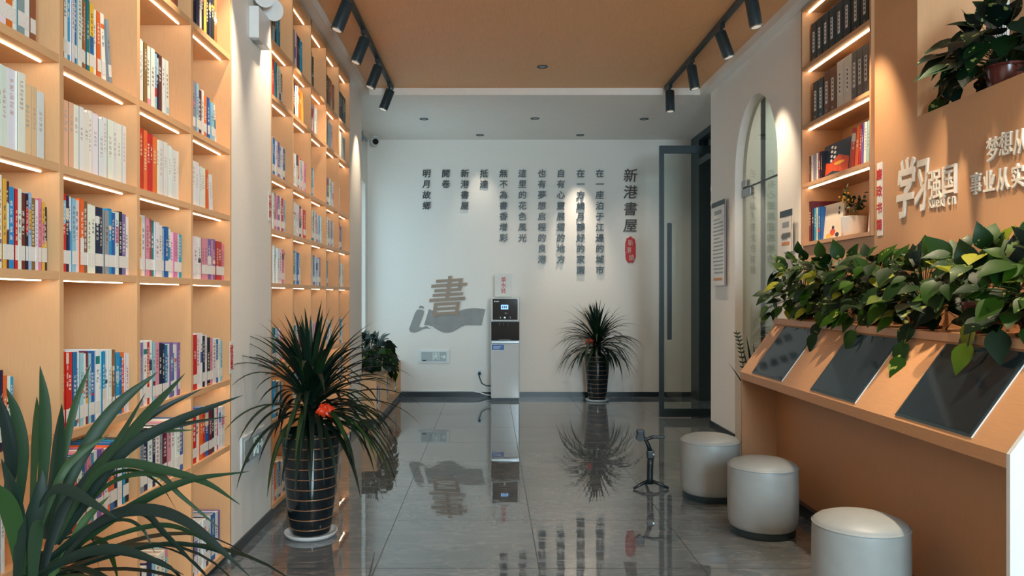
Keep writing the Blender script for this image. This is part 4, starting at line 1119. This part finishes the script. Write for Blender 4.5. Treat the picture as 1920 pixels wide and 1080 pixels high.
# heart leaved trailing plants
def heart(m, base, tip, up, wid, val, var, droop=.15):
    """leaf blade from its stalk end to its tip"""
    lay = leafmesh_layers(m.bm)
    ax = tip - base; L = ax.length; ax.normalize()
    s = ax.cross(up)
    if s.length < .05: s = Vector((1, 0, 0))
    s.normalize(); n = s.cross(ax).normalized()
    prof = [(-.10, .30), (0, .62), (.16, .92), (.34, 1.0), (.55, .80), (.78, .40), (1.0, 0)]
    c0 = m.bm.verts.new(base); mid = []; lf = []; rt = []
    for t, w_ in prof:
        dz = -droop * L * t * t
        c = base + ax * (L * max(t, 0)) + n * dz
        e = base + ax * (L * t) + n * (dz + .16 * wid * w_)
        mid.append(c0 if t < 0 else m.bm.verts.new(c)) if t != 1.0 else mid.append(m.bm.verts.new(c))
        if t == 1.0: lf.append(mid[-1]); rt.append(mid[-1])
        else:
            lf.append(m.bm.verts.new(e + s * wid * w_)); rt.append(m.bm.verts.new(e - s * wid * w_))
    for i in range(len(prof) - 1):
        for sd_ in (lf, rt):
            vs_ = []
            for v in (mid[i], sd_[i], sd_[i + 1], mid[i + 1]):
                if v not in vs_: vs_.append(v)
            if len(vs_) >= 3:
                f = m.face(vs_)
                if f:
                    for lp in f.loops: lp[lay] = (val, 0, var, 1)
M['plastic_dark'] = plain('dark nursery pot plastic', lin(44, 30, 28), .25, .1)
def pothos(x, y, z, label, seed, rx, ry, h, n, pot_r, pot_h, pot_mat, trails=(), size=.075, bright=.5, keep=None, tray=True, group='trailing heart leaved plants on the desk ledge'):
    q = random.Random(seed)
    t = thing('potted_pothos', label, 'potted plant', (x, y, z), group)
    MB().lathe([(pot_r * .74, .008), (pot_r * .78, .012), (pot_r * .96, pot_h * .9), (pot_r * 1.04, pot_h * .91), (pot_r * 1.04, pot_h), (pot_r * .94, pot_h), (pot_r * .9, pot_h * .85)], n=28).build('pot', pot_mat, t, local=True, smooth=True, auto=40)
    if tray: MB().lathe([(pot_r * .95, 0), (pot_r * 1.05, .014), (pot_r * 1.0, .015), (pot_r * .75, .008)], n=28).build('saucer', M['potplastic'], t, local=True, smooth=True)
    MB().lathe([(pot_r * .9, pot_h * .82), (pot_r * .88, pot_h * .88), (.002, pot_h * .9)], n=20).build('soil', M['soil'], t, local=True)
    m = MB(); o = Vector((x, y, z)); root = Vector((0, 0, pot_h * .88)); lay = leafmesh_layers(m.bm)
    def leaf(tip_base, ax, L, w_):
        v = min(1, max(0, q.gauss(bright, .26))); heart(m, tip_base, tip_base + ax * L, Vector((0, 0, 1)) * .9 + Vector((-.5, -.4, 0)), w_, v, 1.0 if q.random() < .35 else 0.0, q.uniform(.05, .35))
    def stalk(a, b):
        k0 = len(m.bm.faces); c = (a + b) / 2 + Vector((0, 0, .12 * (b - a).length))
        before = set(m.bm.faces); m.tube([a, c, b], .0016, 4, cap=False)
        for f in m.bm.faces:
            if f not in before:
                for lp in f.loops: lp[lay] = (.45, 0, 0, 1)
    cnt = 0; guard = 0
    while cnt < n and guard < n * 20:
        guard += 1
        a = q.uniform(0, 2 * PI); e = q.uniform(-.35, 1.0); rr = q.uniform(.45, 1.0) ** .6
        d = Vector((math.cos(a) * math.sqrt(max(0, 1 - e * e)), math.sin(a) * math.sqrt(max(0, 1 - e * e)), e))
        b = root + Vector((d.x * rx * rr, d.y * ry * rr, d.z * h * rr))
        L = size * q.uniform(.7, 1.25)
        ax = (Vector((d.x, d.y, d.z * .3)) + Vector((q.uniform(-.5, .5), q.uniform(-.5, .5), q.uniform(-1.3, -.1) if d.z < .72 else q.uniform(-.5, 1.1)))).normalized()
        tipw = o + b + ax * L
        if keep and not (keep(tipw) and keep(o + b)): continue
        stalk(root, b); leaf(b, ax, L, L * q.uniform(.34, .44)); cnt += 1
    for pts in trails:
        w_pts = [Vector(p) - o for p in pts]
        before = set(m.bm.faces); m.tube([root] + w_pts, .0022, 5, cap=False)
        for f in m.bm.faces:
            if f not in before:
                for lp in f.loops: lp[lay] = (.35, 0, 0, 1)
        for i, p in enumerate(w_pts):
            ax = Vector((q.uniform(-.3, .1), q.uniform(-.7, .7), -1 if i else -.4)).normalized()
            if keep and not keep(o + p + ax * size): ax = Vector((-.5, 0, -.9)).normalized()
            leaf(p, ax, size * 1.15, size * .42)
    m.build('foliage', M['poth'], t, local=True, smooth=True)
    return t
ZLg = ZT + .035
def above_slope(p):
    if p.x > XR - .02: return False
    if p.x > XT - .02: return p.z > ZLg + .01
    return p.z > ZF + (p.x - XF) * (ZT - ZF) / (XT - XF) + .035 if p.x > XF else True
near_w = dict(keep=above_slope)
specs = [(5.02, 'fullest trailing plant, at the far left end of the desk ledge', .24, .30, .33, 135, 'plastic_dark', [], .085),
         (4.55, 'trailing plant above the gap between the far and the middle screens', .22, .28, .31, 115, 'potplastic', [[(1.95, 4.42, 1.26), (1.87, 4.38, 1.17), (1.84, 4.36, 1.11)]], .09),
         (4.10, 'trailing plant in a dark pot above the middle screen', .22, .27, .30, 110, 'plastic_dark', [[(1.95, 3.98, 1.26), (1.87, 3.96, 1.15)]], .095),
         (3.62, 'trailing plant with long hanging runner between the middle and nearest screens', .21, .25, .26, 84, 'plastic_dark', [[(1.96, 3.50, 1.30), (1.89, 3.46, 1.20), (1.85, 3.43, 1.12), (1.83, 3.42, 1.06)]], .10),
         (3.20, 'trailing plant in the red brown see-through pot on the desk ledge', .20, .22, .27, 74, 'potplastic', [], .105),
         (2.86, 'nearest trailing plant on the desk ledge, cut by the right picture edge', .22, .24, .27, 90, 'plastic_dark', [[(1.94, 2.98, 1.32), (1.88, 3.0, 1.22), (1.85, 2.98, 1.14)], [(1.93, 2.84, 1.3), (1.86, 2.82, 1.2)]], .105)]
for i, (y, lab, rx, ry, h, n, pm, tr, sz) in enumerate(specs):
    pothos(2.045, y, ZLg, lab, 40 + i, rx, ry, h, n, .075, .13, M[pm], tr, sz, .52, (lambda p: above_slope(p) and (p.x > 2.0 or p.z > ZLg + .135 or abs(p.y - 3.2) > .13)) if i == 4 else above_slope)
pothos(2.385, 3.56, 2.271, 'silhouette-dark trailing plant on the ledge of the high opening in the oak wall', 60, .27, .30, .30, 120, .085, .13, M['potplastic'], [[(2.34, 3.78, 2.50), (2.31, 3.88, 2.42), (2.30, 3.90, 2.34)]], .13, .10, lambda p: p.z > 2.28 and p.y < 3.97, group='high ledge plant')  # leaf tone set near black; silhouette shade is put into the colour
pothos(-1.36, 8.60, .488, 'bushy trailing plant on top of the low bookcase under the window', 66, .30, .46, .32, 190, .09, .12, M['plastic_dark'], [[(-1.22, 9.0, .62), (-1.13, 9.05, .52), (-1.12, 9.05, .42)], [(-1.2, 8.7, .6), (-1.13, 8.7, .5)]], .10, .3,
       lambda p: (p.x > XO + .03) and (p.z > .50 or p.x > XB + .03), group='low bookcase plant')
# plant behind the far end of the desk: spear leaves and a twig of small leaves
hp_ = thing('potted_snake_plant', 'dark spear leaved plant on the floor behind the far end of the desk', 'potted plant', (2.02, 5.62, 0))
MB().lathe([(.09, 0), (.12, .22), (.125, .24), (.11, .24), (.10, .21)], n=28).build('pot', M['white'], hp_, local=True, smooth=True, auto=40)
MB().lathe([(.105, .20), (.105, .215), (.002, .22)], n=20).build('soil', M['soil'], hp_, local=True)
m = MB(); q = random.Random(8)
for (px, py, w_, Yt) in ((1399, 628, .016, 5.6), (1412, 640, .014, 5.6), (1392, 650, .012, 5.58), (1366, 680, .008, 5.55), (1421, 655, .012, 5.6), (1406, 662, .012, 5.62)):
    tip = P(px, py, Yt) - Vector((2.02, 5.62, 0)); b = Vector((q.uniform(-.05, .05), q.uniform(-.04, .04), .215))
    dirv = (tip - b)
    ribbon(m, [b + dirv * (k / 8) + Vector((0, 0, .05 * math.sin(PI * k / 8))) for k in range(9)], strap_w(w_), .15, side=Vector((1, .3, 0)))
tw = [Vector((-.03, 0, .215))] + [P(px, py, 5.6) - Vector((2.02, 5.62, 0)) for px, py in ((1394, 690), (1390, 662), (1386, 640), (1380, 620))]
before = set(m.bm.faces); m.tube(tw, .003, 5)
lay = leafmesh_layers(m.bm)
for a, b in zip(tw[1:], tw[2:]):
    for k in range(3):
        p = a.lerp(b, k / 3)
        for s_ in (-1, 1): heart(m, p, p + Vector((s_ * .030, 0, .018)), Vector((0, -1, .3)), .006, .1, 0)
m.build('foliage', M['drac'], hp_, local=True, smooth=True)

# flowering plant in the white pot on the niche's bottom shelf
Yp = F * (XR + .09) / (1601 - VX)
fp = thing('flower_pot', 'small flowering plant in a cream pot on the bottom niche shelf', 'potted plant', (XR + .09, Yp, NF[0]))
MB().lathe([(.06, 0), (.066, .006), (.072, .03), (.077, .128), (.073, .130), (.069, .12), (.066, .1)], n=36).build('pot', M['white'], fp, local=True, smooth=True, auto=40)
MB().lathe([(.068, .10), (.068, .112), (.002, .118)], n=20).build('soil', M['soil'], fp, local=True)
m = MB(); q = random.Random(5)
for i in range(70):
    left = i % 2 == 0
    cy = (.075 if left else -.055); b = Vector((q.gauss(0, .02), cy + q.gauss(0, .035), .20 + (.05 if left else 0) + q.gauss(0, .03)))
    if b.x < -.07: continue
    heart(m, b, b + Vector((q.uniform(-.5, .5), q.uniform(-.5, .5), q.uniform(-.3, .6))).normalized() * .032, Vector((-1, 0, .5)), .012, q.uniform(.1, .5) + (.25 if left else -.1), 0)
m.tube([(0, 0, .11), (0, .05, .15), (0, .075, .22)], .003, 5); m.tube([(0, 0, .11), (0, -.03, .16), (0, -.05, .2)], .003, 5)
m.build('foliage', M['poth'], fp, local=True, smooth=True)
m = MB()
for i in range(16):
    m.sphere((q.gauss(-.02, .012), .075 + q.gauss(0, .035), .255 + q.gauss(0, .03)), .008, 7)
m.build('blossom', M['yellowp'], fp, local=True, smooth=True)

# shelf board and post in the office behind the high opening
o = thing('office_shelf', 'oak shelf board in the room behind the high opening', 'shelf', (3.3, 4.9, 2.9))
MB().box(3.12, 4.4, 4.75, 5.1, 2.98, 3.03).build('board', M['woodh'], o)
MB().box(3.12, 4.4, 5.08, 5.25, 2.60, 3.10).box(3.16, 3.22, 4.85, 5.1, 2.86, 2.98).build('bracket', M['wood'], o)
for n_, x, y, sx_, sy_, z in (('office', 3.5, 2.9, .6, 1.2, 3.44), ('glass room', 3.3, 7.2, .6, 1.2, 3.38), ('corridor', 4.0, 12.0, .3, 4.0, 3.38)):  # out of view housings, made up to go with the added fills
    o = thing('fill_light_housing', f'flat housing of the fill light added in the {n_} out of view', 'lamp', (x, y, z))
    MB().box(x - sx_ / 2 - .02, x + sx_ / 2 + .02, y - sy_ / 2 - .02, y + sy_ / 2 + .02, z, z + .02).build('housing', M['white'], o)
print('books', BOOKS, 'objects', len(bpy.data.objects))
